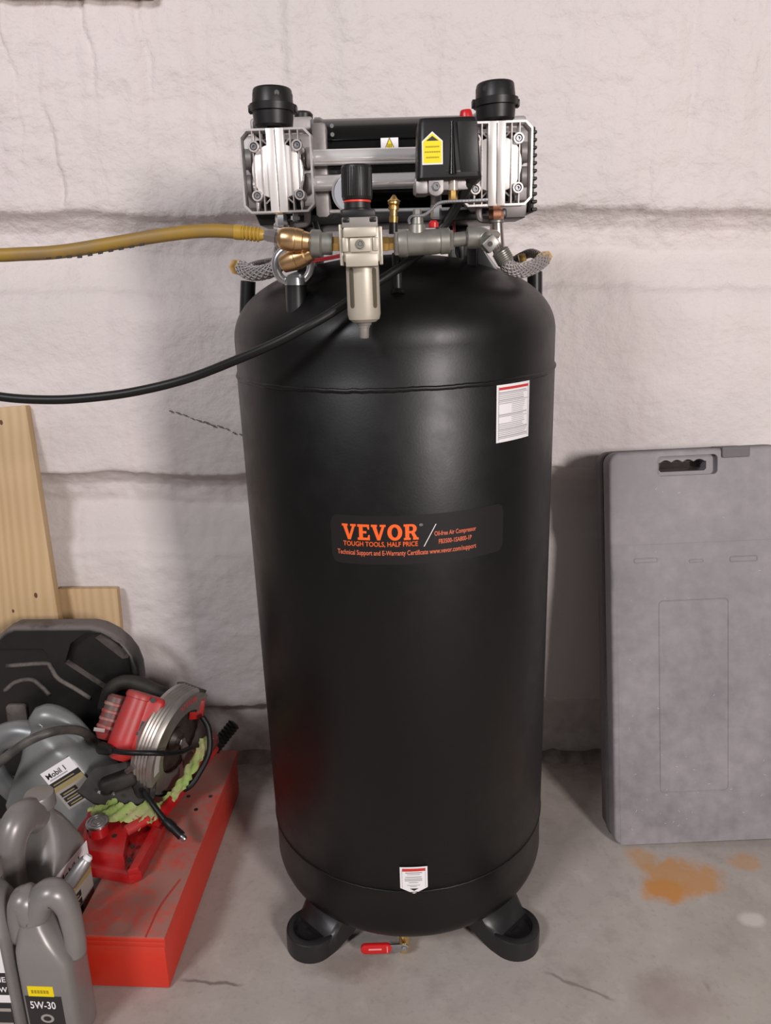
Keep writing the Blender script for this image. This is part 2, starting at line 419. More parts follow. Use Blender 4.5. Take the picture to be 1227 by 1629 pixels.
# ------------------------------------------------------------------ setting: floor
def make_floor():
    g = G(); n = 60
    g.add([(-2.2, -2.6, 0), (2.2, -2.6, 0), (2.2, 0.42, 0), (-2.2, 0.42, 0), (-2.2, -2.6, -0.08), (2.2, -2.6, -0.08), (2.2, 0.42, -0.08), (-2.2, 0.42, -0.08)],
          [(0, 1, 2, 3), (7, 6, 5, 4), (0, 4, 5, 1), (1, 5, 6, 2), (2, 6, 7, 3), (3, 7, 4, 0)])
    m = bpy.data.materials.new('stained_concrete'); m.use_nodes = True; t = NT(m); p = t.N['Principled BSDF']
    tc = t.node('ShaderNodeTexCoord').outputs['Object']
    big = t.noise(tc, 3.2, 6, 0.6); mid = t.noise(tc, 14, 6, 0.65); fine = t.noise(tc, 90, 4)
    c = t.mix(t.remap(big, 0.35, 0.68), (0.37, 0.322, 0.292, 1), (0.445, 0.40, 0.365, 1))
    c = t.mix(t.math('MULTIPLY', t.remap(mid, 0.52, 0.72), 0.55), c, (0.27, 0.232, 0.208, 1))
    c = t.mix(t.math('MULTIPLY', t.remap(mid, 0.28, 0.44, 1, 0), 0.5), c, (0.52, 0.475, 0.44, 1))
    c = t.mix(t.math('MULTIPLY', t.remap(fine, 0.58, 0.72), 0.3), c, (0.24, 0.205, 0.185, 1))
    # rust stain in front of the grey case
    def blob(px, py, rx, ry, col, lo, hi, sc, c, amt=1.0):
        q = atz(px, py, 0)
        d = t.node('ShaderNodeVectorMath', operation='LENGTH')
        t.L.new(t.mapping(tc, (1/rx, 1/ry, 0), (-q.x/rx, -q.y/ry, 0)), d.inputs[0])
        e = t.remap(d.outputs['Value'], 0.2, 1.0, 1, 0)
        nn = t.remap(t.math('MULTIPLY', e, t.math('ADD', t.noise(tc, sc, 5, 0.62), 0.15)), lo, hi)
        return t.mix(t.math('MULTIPLY', nn, amt), c, (*col, 1))
    c = blob(1060, 1418, .085, .055, (0.56, 0.22, 0.03), 0.28, 0.55, 26, c, 0.85)
    c = blob(1085, 1395, .16, .10, (0.52, 0.24, 0.06), 0.36, 0.55, 22, c, 0.75)
    c = blob(1020, 1365, .06, .06, (0.50, 0.25, 0.08), 0.30, 0.55, 24, c, 0.6)
    c = blob(1185, 1370, .07, .05, (0.50, 0.25, 0.08), 0.34, 0.55, 24, c, 0.5)
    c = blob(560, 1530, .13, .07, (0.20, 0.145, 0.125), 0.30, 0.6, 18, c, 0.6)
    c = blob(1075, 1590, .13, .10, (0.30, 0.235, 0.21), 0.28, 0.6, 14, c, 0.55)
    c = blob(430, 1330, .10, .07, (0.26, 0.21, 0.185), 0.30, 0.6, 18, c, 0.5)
    c = blob(1195, 1462, .04, .03, (0.60, 0.55, 0.52), 0.25, 0.5, 20, c, 0.8)
    # fine cracks
    def line(a, b, w, c, amt):
        A = atz(*a, 0); B = atz(*b, 0); d = (B-A); L_ = d.length; ang = math.atan2(d.y, d.x)
        mp = t.node('ShaderNodeMapping', vector_type='TEXTURE'); t.L.new(tc, mp.inputs[0])
        mp.inputs[1].default_value = (A.x, A.y, 0); mp.inputs[2].default_value = (0, 0, ang)
        s = t.node('ShaderNodeSeparateXYZ'); t.L.new(mp.outputs[0], s.inputs[0])
        yy = t.math('ABSOLUTE', t.math('ADD', s.outputs[1], t.math('MULTIPLY', t.math('SUBTRACT', t.noise(tc, 25, 3), 0.5), 0.02)))
        e = t.math('MULTIPLY', t.remap(yy, w*0.3, w, 1, 0), t.math('MULTIPLY', t.remap(s.outputs[0], 0, 0.02), t.remap(s.outputs[0], L_-0.02, L_, 1, 0)))
        return t.mix(t.math('MULTIPLY', e, amt), c, (0.10, 0.085, 0.075, 1))
    c = line((862, 1545), (985, 1592), 0.004, c, 0.5)
    c = line((280, 1560), (392, 1566), 0.004, c, 0.7)
    c = line((1120, 1560), (1132, 1580), 0.004, c, 0.9)
    # overspray and dirt by the wall
    sp = t.node('ShaderNodeSeparateXYZ'); t.L.new(tc, sp.inputs[0])
    edge = t.math('MULTIPLY', t.remap(sp.outputs[1], 0.20, 0.30), t.remap(t.noise(tc, 40, 5), 0.35, 0.6))
    c = t.mix(t.math('MULTIPLY', edge, 0.55), c, (0.22, 0.19, 0.17, 1))
    t.L.new(c, p.inputs['Base Color']); p.inputs['Roughness'].default_value = 0.6
    bp = t.node('ShaderNodeBump'); bp.inputs['Strength'].default_value = 0.25; bp.inputs['Distance'].default_value = 0.002
    t.L.new(t.math('ADD', mid, t.math('MULTIPLY', fine, 0.6)), bp.inputs['Height']); t.L.new(bp.outputs[0], p.inputs['Normal'])
    o = g.build('floor', m, None); struct(o, 'stained concrete floor with an orange rust patch'); return o
make_floor()

# lumpy foam cove where the wall meets the floor
def make_cove():
    nx, ny = 420, 10; X = np.linspace(-1.9, 1.9, nx)
    h = 0.018+0.007*vnoise(nx, 1, 30, 1)[0]; reach = 0.045+0.016*vnoise(nx, 1, 26, 1)[0]+0.008*vnoise(nx, 1, 120, 1)[0]
    nz = vnoise(nx, ny, 160, 5)*0.0025
    vs_ = []; fs = []
    for j in range(ny):
        t = j/(ny-1)
        for i in range(nx):
            vs_.append((X[i], 0.352-reach[i]*t, max(-0.004, h[i]*(1-t)**1.5+nz[j, i]*(1-t)-0.003*t)))
    for j in range(ny-1):
        for i in range(nx-1): fs.append((j*nx+i, j*nx+i+1, (j+1)*nx+i+1, (j+1)*nx+i))
    g = G(); g.add(vs_, fs)
    o = g.build('baseboard_back', mat('dirty_foam_edge', (0.36, 0.32, 0.29), 0.8, col2=(0.19, 0.16, 0.14), scale=30, bump=0.5, bscale=90), None, 180)
    struct(o, 'dirty foam edge along the foot of the wall')
make_cove()
# timber that crosses the top of the wall
g = G(); p = at(100, 4, 0.31); g.box(fr((p.x-0.95, 0.345, p.z+0.076), (1, 0, -0.004), (0.004, 0, 1)), (0, 0, 0), (2.2, 0.115, 0.07), 0.003)
struct(g.build('trim_1', M['beam'], None), 'brown timber beam along the top of the foam wall')

# ================================================================== AIR COMPRESSOR
comp = thing('air_compressor', 'tall matte black upright air compressor tank with a silver twin-head pump on top', 'air compressor', (0, 0, 0))
TM = Matrix((TR, V((0, 1, 0)), TU)).transposed()      # tank axes to world
TMi = TM.transposed()
def tl(x, y, z): return TM @ V((x, y, z))
RT = 0.2485
def tank_hit(px, py, r=RT):
    o = TMi @ CAM; d = TMi @ ray(px, py)
    a = d.x**2+d.y**2; b = 2*(o.x*d.x+o.y*d.y); c = o.x**2+o.y**2-r*r
    q = max(0, b*b-4*a*c); t = (-b-math.sqrt(q))/(2*a); p = o+d*t
    return r*math.atan2(p.x, -p.y), p.z          # arc length, height
def wrap(s, z, r):
    a = s/RT; return tl(r*math.sin(a), -r*math.cos(a), z)
def lathe_t(g, prof, seg=128):
    n = len(prof); vs_ = []; fs = []
    for (r, z) in prof:
        for k in range(seg):
            a = 2*PI*k/seg; vs_.append(tl(r*math.cos(a), r*math.sin(a), z))
    for i in range(n-1):
        for k in range(seg):
            k2 = (k+1) % seg; fs.append((i*seg+k, i*seg+k2, (i+1)*seg+k2, (i+1)*seg+k))
    fs.append(tuple(reversed(range(seg)))); fs.append(tuple((n-1)*seg+k for k in range(seg))); return g.add(vs_, fs)
ZB, ZT = 0.172, 0.975
prof = [(RT*q, 0.108-0.075*(1-q**3)**(1/3)) for q in [math.sin(PI/2*k/30)**.8 for k in range(1, 30)]] + [(RT-0.0008, 0.108), (RT-0.0008, ZB), (RT, ZB+0.001), (RT, ZT), (RT-0.001, ZT+0.002), (RT-0.001, 1.022)]
ZC, HD = 1.022, 0.118
def dome_z(r): return ZC+HD*(max(0, 1-(min(r, RT)/RT)**2.15))**(1/2.15)
prof += [(r*RT*0.996, dome_z(r*RT)) for r in [math.cos(PI/2*k/26)**0.85 for k in range(1, 26)]] + [(0.004, ZC+HD)]
g = G(); lathe_t(g, prof); tank = g.build('tank', M['tank'], comp, 180)
def weld(z, rr, amp, name):
    g = G(); n = 260; w = np.cumsum(rng.normal(0, 1, n)); w = w-np.linspace(w[0], w[-1], n); w = w/np.abs(w).max()
    path = []
    for k in range(n):
        a = 2*PI*k/n; path.append(tl((RT-0.0022 if rr > .003 else RT-.0006)*math.cos(a), (RT-0.0022 if rr > .003 else RT-.0006)*math.sin(a), z+w[k]*amp+random.uniform(-.0005, .0005)))
    g.tube(path, rr, 8, closed=True, raw=True, flat=1.0); g.build(name, M['tank'], tank, 180)
weld(ZT-0.004, 0.0042, 0.0030, 'weld_seam'); weld(ZB, 0.0016, 0.0004, 'weld_seam')

# ---- labels printed on the tank
def patch(s0, s1, ztop, zbot, r, name, m, parent, n=18, label=None):
    g = G(); vs_ = []; fs = []
    for k in range(n+1):
        s = s0+(s1-s0)*k/n; vs_ += [wrap(s, zbot(s) if callable(zbot) else zbot, r), wrap(s, ztop(s) if callable(ztop) else ztop, r)]
    for k in range(n): fs.append((2*k, 2*k+2, 2*k+3, 2*k+1))
    return g.add(vs_, fs), name, m, parent
def patches(rects, r, name, m, parent, label=None):
    g = G()
    for (s0, s1, zt, zb) in rects:
        q = patch(s0, s1, zt, zb, r, '', m, parent, 8)[0]; g.add(q.v, q.f)
    o = g.build(name, m, parent, 180, label); return o
# big rating label under the upper seam
s0, za = tank_hit(790, 614); s1, zb = tank_hit(842, 604); s2, zc = tank_hit(790, 705)
zt = (za+zb)/2; lh = zt-zc
o = patches([(s0, s1, zt, zt-lh)], RT+0.0007, 'rating_label', M['white'], tank, 'white label with a red header and fine grey print')
w = s1-s0
def sub(u0, u1, v0, v1): return (s0+w*u0, s0+w*u1, zt-lh*v0, zt-lh*v1)
patches([sub(.06, .95, .045, .09)], RT+0.0011, 'label_header', M['red_ink'], tank)
rows = []
for k in range(26):
    v = .125+k*.032
    if 7 <= k <= 11 or 14 <= k <= 16: rows.append(sub(.42, .42+random.uniform(.35, .5), v, v+.009))
    else: rows.append(sub(.06, .06+random.uniform(.65, .88), v, v+(.012 if k % 4 else .018)))
rows += [sub(.05, .06, .03, .97), sub(.945, .955, .03, .97)]
patches(rows, RT+0.0011, 'label_print', M['ink'], tank)
# drain warning label near the foot of the tank
s0, za = tank_hit(636, 1379); s1, _ = tank_hit(680, 1379); _, zc = tank_hit(658, 1421); _, ze = tank_hit(636, 1412)
w = s1-s0; zt = za; lh = zt-zc; hs = (zt-ze)/lh
bot = lambda s: zt-lh*(hs+(1-hs)*(1-abs((s-s0)/w*2-1)))
g, *_ = patch(s0, s1, zt, bot, RT+0.0007, '', None, None, 16); g.build('warning_label', M['white'], tank, 180, 'small white pointed label with a red header')
patches([sub(.09, .93, .055, .16)], RT+0.0011, 'label_header', M['red_ink'], tank)
patches([sub(.2, .8, .20, .235), sub(.27, .73, .27, .29), sub(.2, .78, .36, .39), sub(.17, .8, .43, .46), sub(.17, .8, .49, .52), sub(.32, .66, .565, .59), sub(.26, .72, .67, .69), sub(.36, .6, .72, .74), sub(.07, .08, .08, .78), sub(.92, .93, .08, .78)], RT+0.0011, 'label_print', M['ink'], tank)
g, *_ = patch(s0+w*.34, s0+w*.66, zt-lh*.80, lambda s: zt-lh*(.80+.09*(1-abs((s-s0-w*.5)/(w*.16)))), RT+0.0011, '', None, None, 12); g.build('label_arrow', M['dark_ink'], tank, 180)

# brand panel
s0, _ = tank_hit(527, 845); s1, _ = tank_hit(800, 838); _, za = tank_hit(640, 820); _, zb = tank_hit(640, 898)
w = s1-s0; h = za-zb; rc = 0.012
def ztp(s):
    e = max(0, rc-min(s-s0, s1-s)); return za-(rc-math.sqrt(max(0, rc*rc-e*e)))
def zbp(s):
    e = max(0, rc-min(s-s0, s1-s)); return zb+(rc-math.sqrt(max(0, rc*rc-e*e)))
g, *_ = patch(s0, s1, ztp, zbp, RT+0.0005, '', None, None, 90); g.build('brand_panel', M['film'], tank, 180)

def text_geo(txt, off=0.0):
    cu = bpy.data.curves.new('t', 'FONT'); cu.body = txt; cu.offset = off; cu.resolution_u = 3
    ob = bpy.data.objects.new('t', cu); me = bpy.data.meshes.new_from_object(ob)
    v = [(p.co.x, p.co.y) for p in me.vertices]; f = [tuple(p.vertices) for p in me.polygons]
    bpy.data.objects.remove(ob); bpy.data.curves.remove(cu); bpy.data.meshes.remove(me)
    x0 = min(p[0] for p in v); x1 = max(p[0] for p in v)
    return [((x-x0)/(x1-x0), y) for x, y in v], f, x1-x0
def tank_text(txt, x0, x1, ybase, yref, cap_px, name, m, off=0.02):
    v, f, _ = text_geo(txt, off)
    s0, _ = tank_hit(x0, yref); s1, _ = tank_hit(x1, yref)
    _, z0 = tank_hit(640, ybase); _, z1 = tank_hit(640, ybase-cap_px); hh = (z0-z1) / -0.70
    g = G(); g.add([wrap(s0+(s1-s0)*x, z0+y*hh, RT+0.0010) for x, y in v], f); return g.build(name, m, tank, 180)
# slab letters of the brand name
def slab():
    polys = []; x = 0; gap = .10
    def q(pts): polys.append([(x+a, b) for a, b in pts])
    def vee():
        q([(.0, .86), (.42, .86), (.42, 1), (.0, 1)]); q([(.60, .86), (1.0, .86), (1.0, 1), (.60, 1)])
        q([(.40, 0), (.60, 0), (.35, .9), (.07, .9)]); q([(.40, 0), (.60, 0), (.93, .9), (.74, .9)])
        return 1.0
    def eee():
        q([(0, 0), (.84, 0), (.84, .16), (0, .16)]); q([(0, .84), (.82, .84), (.82, 1), (0, 1)]); q([(.10, .16), (.37, .16), (.37, .84), (.10, .84)])
        q([(.37, .43), (.62, .43), (.62, .58), (.37, .58)]); q([(.68, .16), (.84, .16), (.84, .34), (.74, .34)]); q([(.72, .68), (.82, .68), (.82, .84), (.66, .84)])
        return .84
    def ring(cx, cy, rx, ry, ix, iy, a0, a1, n):
        for k in range(n):
            a = a0+(a1-a0)*k/n; b = a0+(a1-a0)*(k+1)/n
            q([(cx+ix*math.cos(a), cy+iy*math.sin(a)), (cx+rx*math.cos(a), cy+ry*math.sin(a)), (cx+rx*math.cos(b), cy+ry*math.sin(b)), (cx+ix*math.cos(b), cy+iy*math.sin(b))])
    def ooo(): ring(.5, .5, .5, .52, .22, .33, 0, 2*PI, 28); return 1.0
    def rrr():
        q([(0, 0), (.46, 0), (.46, .14), (0, .14)]); q([(0, .86), (.55, .86), (.55, 1), (0, 1)]); q([(.10, .14), (.37, .14), (.37, .86), (.10, .86)])
        ring(.55, .71, .33, .29, .08, .13, -PI/2, PI/2, 12); q([(.37, .42), (.58, .42), (.58, .57), (.37, .57)])
        q([(.48, .46), (.72, .46), (.93, .10), (.66, .10)]); q([(.62, 0), (1.0, 0), (1.0, .14), (.62, .14)])
        return 1.0
    for fn in (vee, eee, vee, ooo, rrr): x += fn()+gap
    tw = x-gap
    return [[(a/tw, b) for a, b in p] for p in polys]
s0, _ = tank_hit(545, 845); s1, _ = tank_hit(666, 845); _, z0 = tank_hit(640, 859); _, z1 = tank_hit(640, 834)
g = G()
for p in slab(): g.add([wrap(s0+(s1-s0)*a, z0+(z1-z0)*b, RT+0.0010) for a, b in p], [tuple(range(len(p)))])
g.build('brand_lettering', M['orange'], tank, 180, 'large orange slab lettering')
tank_text('TOUGH TOOLS, HALF PRICE', 547, 665, 869, 865, 7.5, 'slogan_lettering', M['orange'], 0.012)
tank_text('Technical Support and E-Warranty Certificate www.vevor.com/support', 538, 757, 883, 878, 7.5, 'support_lettering', M['orange_dim'], 0.018)
tank_text('Oil-free Air Compressor', 691, 757, 855, 846, 7.0, 'type_lettering', M['orange_dim'], 0.02)
tank_text('FB3500-1SA800-1P', 698, 750, 868, 860, 7.0, 'model_lettering', M['orange_dim'], 0.02)
tank_text('®', 667, 673, 838, 836, 4.0, 'trademark_lettering', M['ink'], 0.0)
s0, z0 = tank_hit(674, 869); s1, z1 = tank_hit(693, 833); g = G()
g.add([wrap(s0, z0, RT+0.001), wrap(s0+0.0012, z0, RT+0.001), wrap(s1+0.0012, z1, RT+0.001), wrap(s1, z1, RT+0.001)], [(0, 1, 2, 3)]); g.build('slash_mark', M['white'], tank, 180)

# ---- feet
def foot(ax, ay):
    d = V((ax, ay, 0)).normalized(); side = V((-d.y, d.x, 0)); g = G(); secs = []
    for (s, w, zt_, zb_) in ((.11, .125, .115, .075), (.15, .122, .125, .058), (.185, .112, .118, .036), (.205, .102, .088, .018), (.222, .092, .058, .006), (.236, .088, .042, 0), (.252, .087, .037, 0)):
        c = d*s; hw = w/2; b = 0.009
        secs.append([c+side*(-hw)+V((0, 0, zb_)), c+side*(-hw)+V((0, 0, zt_-b)), c+side*(-hw+b)+V((0, 0, zt_)), c+side*(hw-b)+V((0, 0, zt_)), c+side*hw+V((0, 0, zt_-b)), c+side*hw+V((0, 0, zb_))])
    g.loft(secs)
    o = g.build('foot', M['black_metal'], comp, 50)
    c = d*0.252; g = G()
    g.axial(c, c+V((0, 0, 0.037)), [(0, .0435), (.8, .0435), (.95, .0425), (1, .040), (1, .031), (.72, .029), (.70, .0)], 36)
    g.build('pad', M['black_metal'], o, 40)
    g = G(); g.axial(c+V((0, 0, .0255)), c+V((0, 0, .028)), [(0, .009), (.7, .009), (1, .006)], 16); g.build('anchor_hole_plug', M['rubber'], o, 40)
for (ax, ay) in ((-.73, -.75), (.68, -.70), (-.72, .72), (.72, .72)): foot(ax, ay)

# ---- drain valve
YD = -0.205; dp = at(642, 1497, YD)
g = G(); g.tube([(0.002, -0.08, 0.023), (0.003, -0.16, 0.023), (dp.x+0.002, -0.19, 0.024), (dp.x+0.001, YD, dp.z)], 0.0075, 14)
dv = g.build('drain_valve', M['brass'], comp)
g = G(); g.hexa(dp+V((0.001, 0, -0.018)), dp+V((0, 0, -0.006)), 0.0105); g.cyl(dp+V((0.001, 0, -0.007)), dp+V((0.001, 0, 0.02)), 0.0085, 18, .001); g.build('valve_body', M['brass'], dv)
MD = fr(dp+V((0, -0.012, 0)), (1, 0, 0.03), (-0.03, 0, 1))
g = G(); g.prism(MD, [(-.026, -.0075), (.004, -.0075), (.008, -.004), (.008, .004), (.004, .0075), (-.026, .0075)], 0, .002, .0004); g.build('lever_plate', M['steel'], dv)
g = G(); g.prism(MD, rrect(.052, .019, .0085, 5, -.0465, 0.0005), -.002, .0045, .0012); lv = g.build('lever_grip', M['red'], dv)
g = G(); g.box(MD, (-.0275, 0.0005, .0046), (.0016, .013, .0006)); g.box(MD, (-.048, 0.0015, .0046), (.022, .003, .0006)); g.build('lever_print', mat('pale_print', (.75, .3, .3), .5), dv)
g = G(); g.hexa(MD @ V((0.001, 0, .002)), MD @ V((0.001, 0, .006)), .005); g.build('lever_nut', M['steel'], dv)

# ---- pump: motor, flanges and pipes
YM = 0.0
sM = ps(600, 270, YM)
pL = at(506, 272, YM); pR = at(762, 265, YM)
g = G(); rm = 76*sM
g.axial(pL, pR, [(0, rm), (.03, rm), (.05, rm*.96), (.95, rm*.96), (.97, rm), (1, rm)], 48); motor = g.build('motor', M['gloss_black'], comp)
g = G()
for k in range(5):
    a = R_(28-24*k); off = V((0, -math.cos(a), math.sin(a)))*rm*.962
    g.box(fr((pL+pR)/2+off, TR, V((0, math.sin(a), math.cos(a)))), (0, 0, 0), ((pR-pL).length*.86, .004, .005), .001)
g.build('motor_rib', M['gloss_black'], motor)
g = G()
for px in (528, 529):
    g.cyl(at(px, 200 if px == 528 else 214, -0.06), at(px, 200 if px == 528 else 214, -0.068), .0028, 12)
g.build('screw', M['steel'], motor)
# square gray end flanges
for (x0, x1, ya, yb) in ((499, 522, 196, 352), (744, 766, 190, 345)):
    g = G(); pxbox(g, x0, ya, x1, yb, -0.080, .155, .004); g.build('end_flange', M['alu_grey'], comp)
for (xc, yc, y2) in ((0, 250, 246), (0, 291, 285)):
    g = G(); Yp = -0.10; s_ = ps(600, yc, Yp)
    g.cyl(at(390, yc+4, Yp), at(846, y2-4, Yp), 12.0*s_, 28); o = g.build('crossover_pipe', M['chrome'], comp)
    for (xa, xb) in ((388, 404), (486, 500), (752, 764), (826, 842)):
        g = G(); t0 = (xa-390)/456; t1 = (xb-390)/456; a, b = at(390, yc+4, Yp), at(846, y2-4, Yp)
        g.cyl(a.lerp(b, t0), a.lerp(b, t1), 15.5*s_, 24, .002); g.build('pipe_collar', M['alu_grey'], o)
g = G(); g.cyl(at(506, 337, -.07), at(760, 332, -.07), .0028, 12); g.build('tie_rod', M['chrome'], comp)
g = G(); pxbox(g, 606, 219, 634, 240, -0.0765, .0012, .0003); o = g.build('hot_surface_label', M['white'], comp, 35, 'white label with a yellow triangle')
F = FT(620, 229, -0.0768); k = ps(620, 229, -.077)
g = G(); g.prism(F, [(-9*k, -9*k), (9*k, -9*k), (0, 9.5*k)], 0, .0005); g.build('warning_triangle', M['dark_ink'], o)
g = G(); g.prism(F, [(-7.4*k, -8*k), (7.4*k, -8*k), (0, 7.2*k)], .0005, .0008); g.build('triangle_field', M['yellow'], o)
g = G()
for u in (-2.6, 0, 2.6): g.tube([F @ V(((u+.6*math.sin(q*2.2))*k, (-6+q*1.2)*k, .0009)) for q in range(6)], .0004, 6, 3)
g.build('heat_wave_mark', M['dark_ink'], o)

# ---- crankcases, end covers
g = G(); pxbox(g, 385, 214, 502, 332, -0.088, .14, .006); pxbox(g, 398, 186, 498, 216, -0.055, .11, .004); g.build('crankcase', M['alu_grey'], comp)
g = G(); pxbox(g, 750, 204, 843, 322, -0.088, .14, .006); pxbox(g, 775, 184, 838, 206, -0.055, .11, .004); g.build('crankcase', M['alu_grey'], comp)
g = G(); g.cyl(at(483, 198, -.02), at(483, 178, -.02), 15*ps(480, 190, -.02), 24, .003); g.build('bearing_cap', M['black'], comp)
g = G(); g.cyl(at(497, 190, -.056), at(497, 205, -.056), .002, 10); g.build('screw', M['steel'], comp)
g = G(); pxbox(g, 402, 190, 418, 214, -0.10, .03, .003); g.build('bracket', M['black'], comp)
g = G(); pxbox(g, 842, 202, 851, 339, -0.075, .15, .002)
for k in range(11):
    yy = 207+k*12.3; pxbox(g, 846, yy, 855, yy+5.5, -0.078, .152, .001, 1)
g.build('fan_cover', M['black'], comp)
# covers under each head
g = G(); p = FT(450, 342, -0.06); s_ = ps(450, 342, -.06)
g.prism(p, [(-38*s_, -14*s_), (48*s_, -14*s_), (50*s_, 14*s_), (-49*s_, 14*s_)], -.09, 0, .003); g.build('lower_cover', M['black'], comp)
g = G(); p = FT(806, 332, -0.07); s_ = ps(806, 332, -.07)
g.prism(p, [(-44*s_, -14*s_), (30*s_, -14*s_), (38*s_, 14*s_), (-46*s_, 14*s_)], -.09, 0, .003); g.build('lower_cover', mat('grey_cover', (.16, .145, .14), .45, .3), comp)
# U shaped grey mounting brackets below the heads
for pts in ([(489, 330), (489, 351), (484, 357), (462, 358)], [(762, 326), (762, 343), (767, 349), (782, 350)]):
    g = G(); g.tube([at(x, y, -.13) for x, y in pts], .0045, 8, 6); g.build('mounting_bracket', M['alu_grey'], comp)
g = G(); g.cyl(at(470, 352, -.12), at(470, 340, -.12), .0035, 12); g.cyl(at(470, 350, -.12), at(470, 344, -.12), .006, 6); g.build('screw', M['steel'], comp)
# base plate and legs on the dome
g = G(); g.box(fr(at(630, 352, 0.0), TR, TU, TN), (0, 0, 0), (.31, .014, .16), .003); g.build('base_plate', M['black_metal'], comp)
bz = at(630, 352, 0).z
for (x, y) in ((-.125, -.055), (-.125, .06), (.105, .06)):
    g = G(); zt_ = bz; zb_ = dome_z(math.hypot(x, y))-.01; g.box(Matrix(), (x-.025, y, (zt_+zb_)/2), (.03, .02, zt_-zb_), .003); g.build('support_leg', M['black_metal'], comp)
g = G(); pt = [(502, 352), (507, 368), (512, 374), (522, 376)]; g.tube([at(x, y, -.10) for x, y in pt], .005, 8, 6, flat=.6); g.build('strap_bracket', M['black_metal'], comp)
# right gusset bracket: upright plate with a sloped web
g = G(); a = at(743, 392, -0.10); b = at(759, 432, -0.10)
pxbox(g, 743, 366, 759, 436, -0.10, .05, .002); g.build('gusset_plate', M['black_metal'], comp)
g = G(); F = FT(760, 436, -0.075); k = ps(760, 436, -.075)
g.prism(F, [(0, 2*k), (36*k, -8*k), (36*k, 2*k), (2*k, 48*k), (0, 48*k)], -.012, 0, .001); g.build('gusset_web', M['black_metal'], comp)

# ---- cylinder heads
def head(xc, yc, Yf, left):
    F = FT(xc, yc, Yf); s_ = ps(xc, yc, Yf)
    g = G(); poly = []
    hw, hh, ch = 57*s_, 62*s_, 11*s_
    def octo(hw, hh, ch): return [(hw-ch, hh), (-hw+ch, hh), (-hw, hh-ch), (-hw, -hh+ch), (-hw+ch, -hh), (hw-ch, -hh), (hw, -hh+ch), (hw, hh-ch)]
    # round valve plate: the body of the part
    pl = []
    for k in range(48):
        a = 2*PI*k/48; u = 40.5*s_*math.cos(a); v = 46*s_*math.sin(a)
        lim = 41*s_-max(0, abs(u)-8*s_)*0.35; v = max(-lim, min(lim, v)); pl.append((u, v))
    g.prism(F, pl, -.03, -.002, .0012)
    hd = g.build('cylinder_head', M['alu_white'], comp)
    g = G(); ringplate(g, F, octo(hw, hh, ch), octo(hw-3.2*s_, hh-3.2*s_, ch*.85), -.012, .001); g.build('cooling_frame', M['alu'], hd, 30)
    g = G(); ringplate(g, F, octo(hw-.6*s_, hh-.6*s_, ch), octo(hw-2.6*s_, hh-2.6*s_, ch*.85), -.026, -.012); g.build('cooling_frame', M['alu_grey'], hd, 30)
    for u in (-7.2, 7.2):
        g = G(); g.box(F, (u*s_, 0, -.009), (13.2*s_, 124*s_, .022), .0008); g.build('fin', M['alu_white'], hd)
    for u in (-36, -23.5, 23.5, 36):
        g = G(); g.box(F, (u*s_, 0, -.0095), (2.2*s_, 121*s_, .020), .0004, 1); g.build('fin', M['alu'], hd)
    for su in (-1, 1):
        for sv in (-1, 1):
            cpt = (su*34*s_, sv*36*s_)
            a = F @ V((*cpt, -.03)); b = F @ V((*cpt, .004)); n = (b-a).normalized()
            g = G(); g.axial(a, b, [(0, 8.6*s_), (.97, 8.6*s_), (1, 8.2*s_), (1, 5.9*s_), (.86, 5.6*s_), (.86, 0)], 24); o = g.build('bolt_boss', M['alu'], hd)
            g = G(); g.axial(b-n*.006, b-n*.001, [(0, 4.9*s_), (.8, 4.9*s_), (1, 4.2*s_), (1, 2.4*s_), (.5, 2.2*s_), (.5, 0)], 18); g.build('bolt', M['steel'], hd)
    # short diagonal ribs between plate and frame
    for (u0, v0, u1, v1) in ((-34, 45, -36, 60), (34, 45, 36, 60), (-34, -45, -36, -60), (34, -45, 36, -60), (-14, 40, -22, 47), (14, 40, 22, 47), (-14, -40, -22, -47), (14, -40, 22, -47)):
        g = G(); g.tube([F @ V((u0*s_, v0*s_, -.006)), F @ V((u1*s_, v1*s_, -.006))], .0012, 6, 1); g.build('rib', M['alu'], hd)
    g = G(); g.box(F, (0, 0, -.036), (74*s_, 104*s_, .006), .002); g.build('gasket', M['black'], hd)
    return hd
YH = -0.155
head(441, 272, YH, True); head(790.5, 261, YH, False)

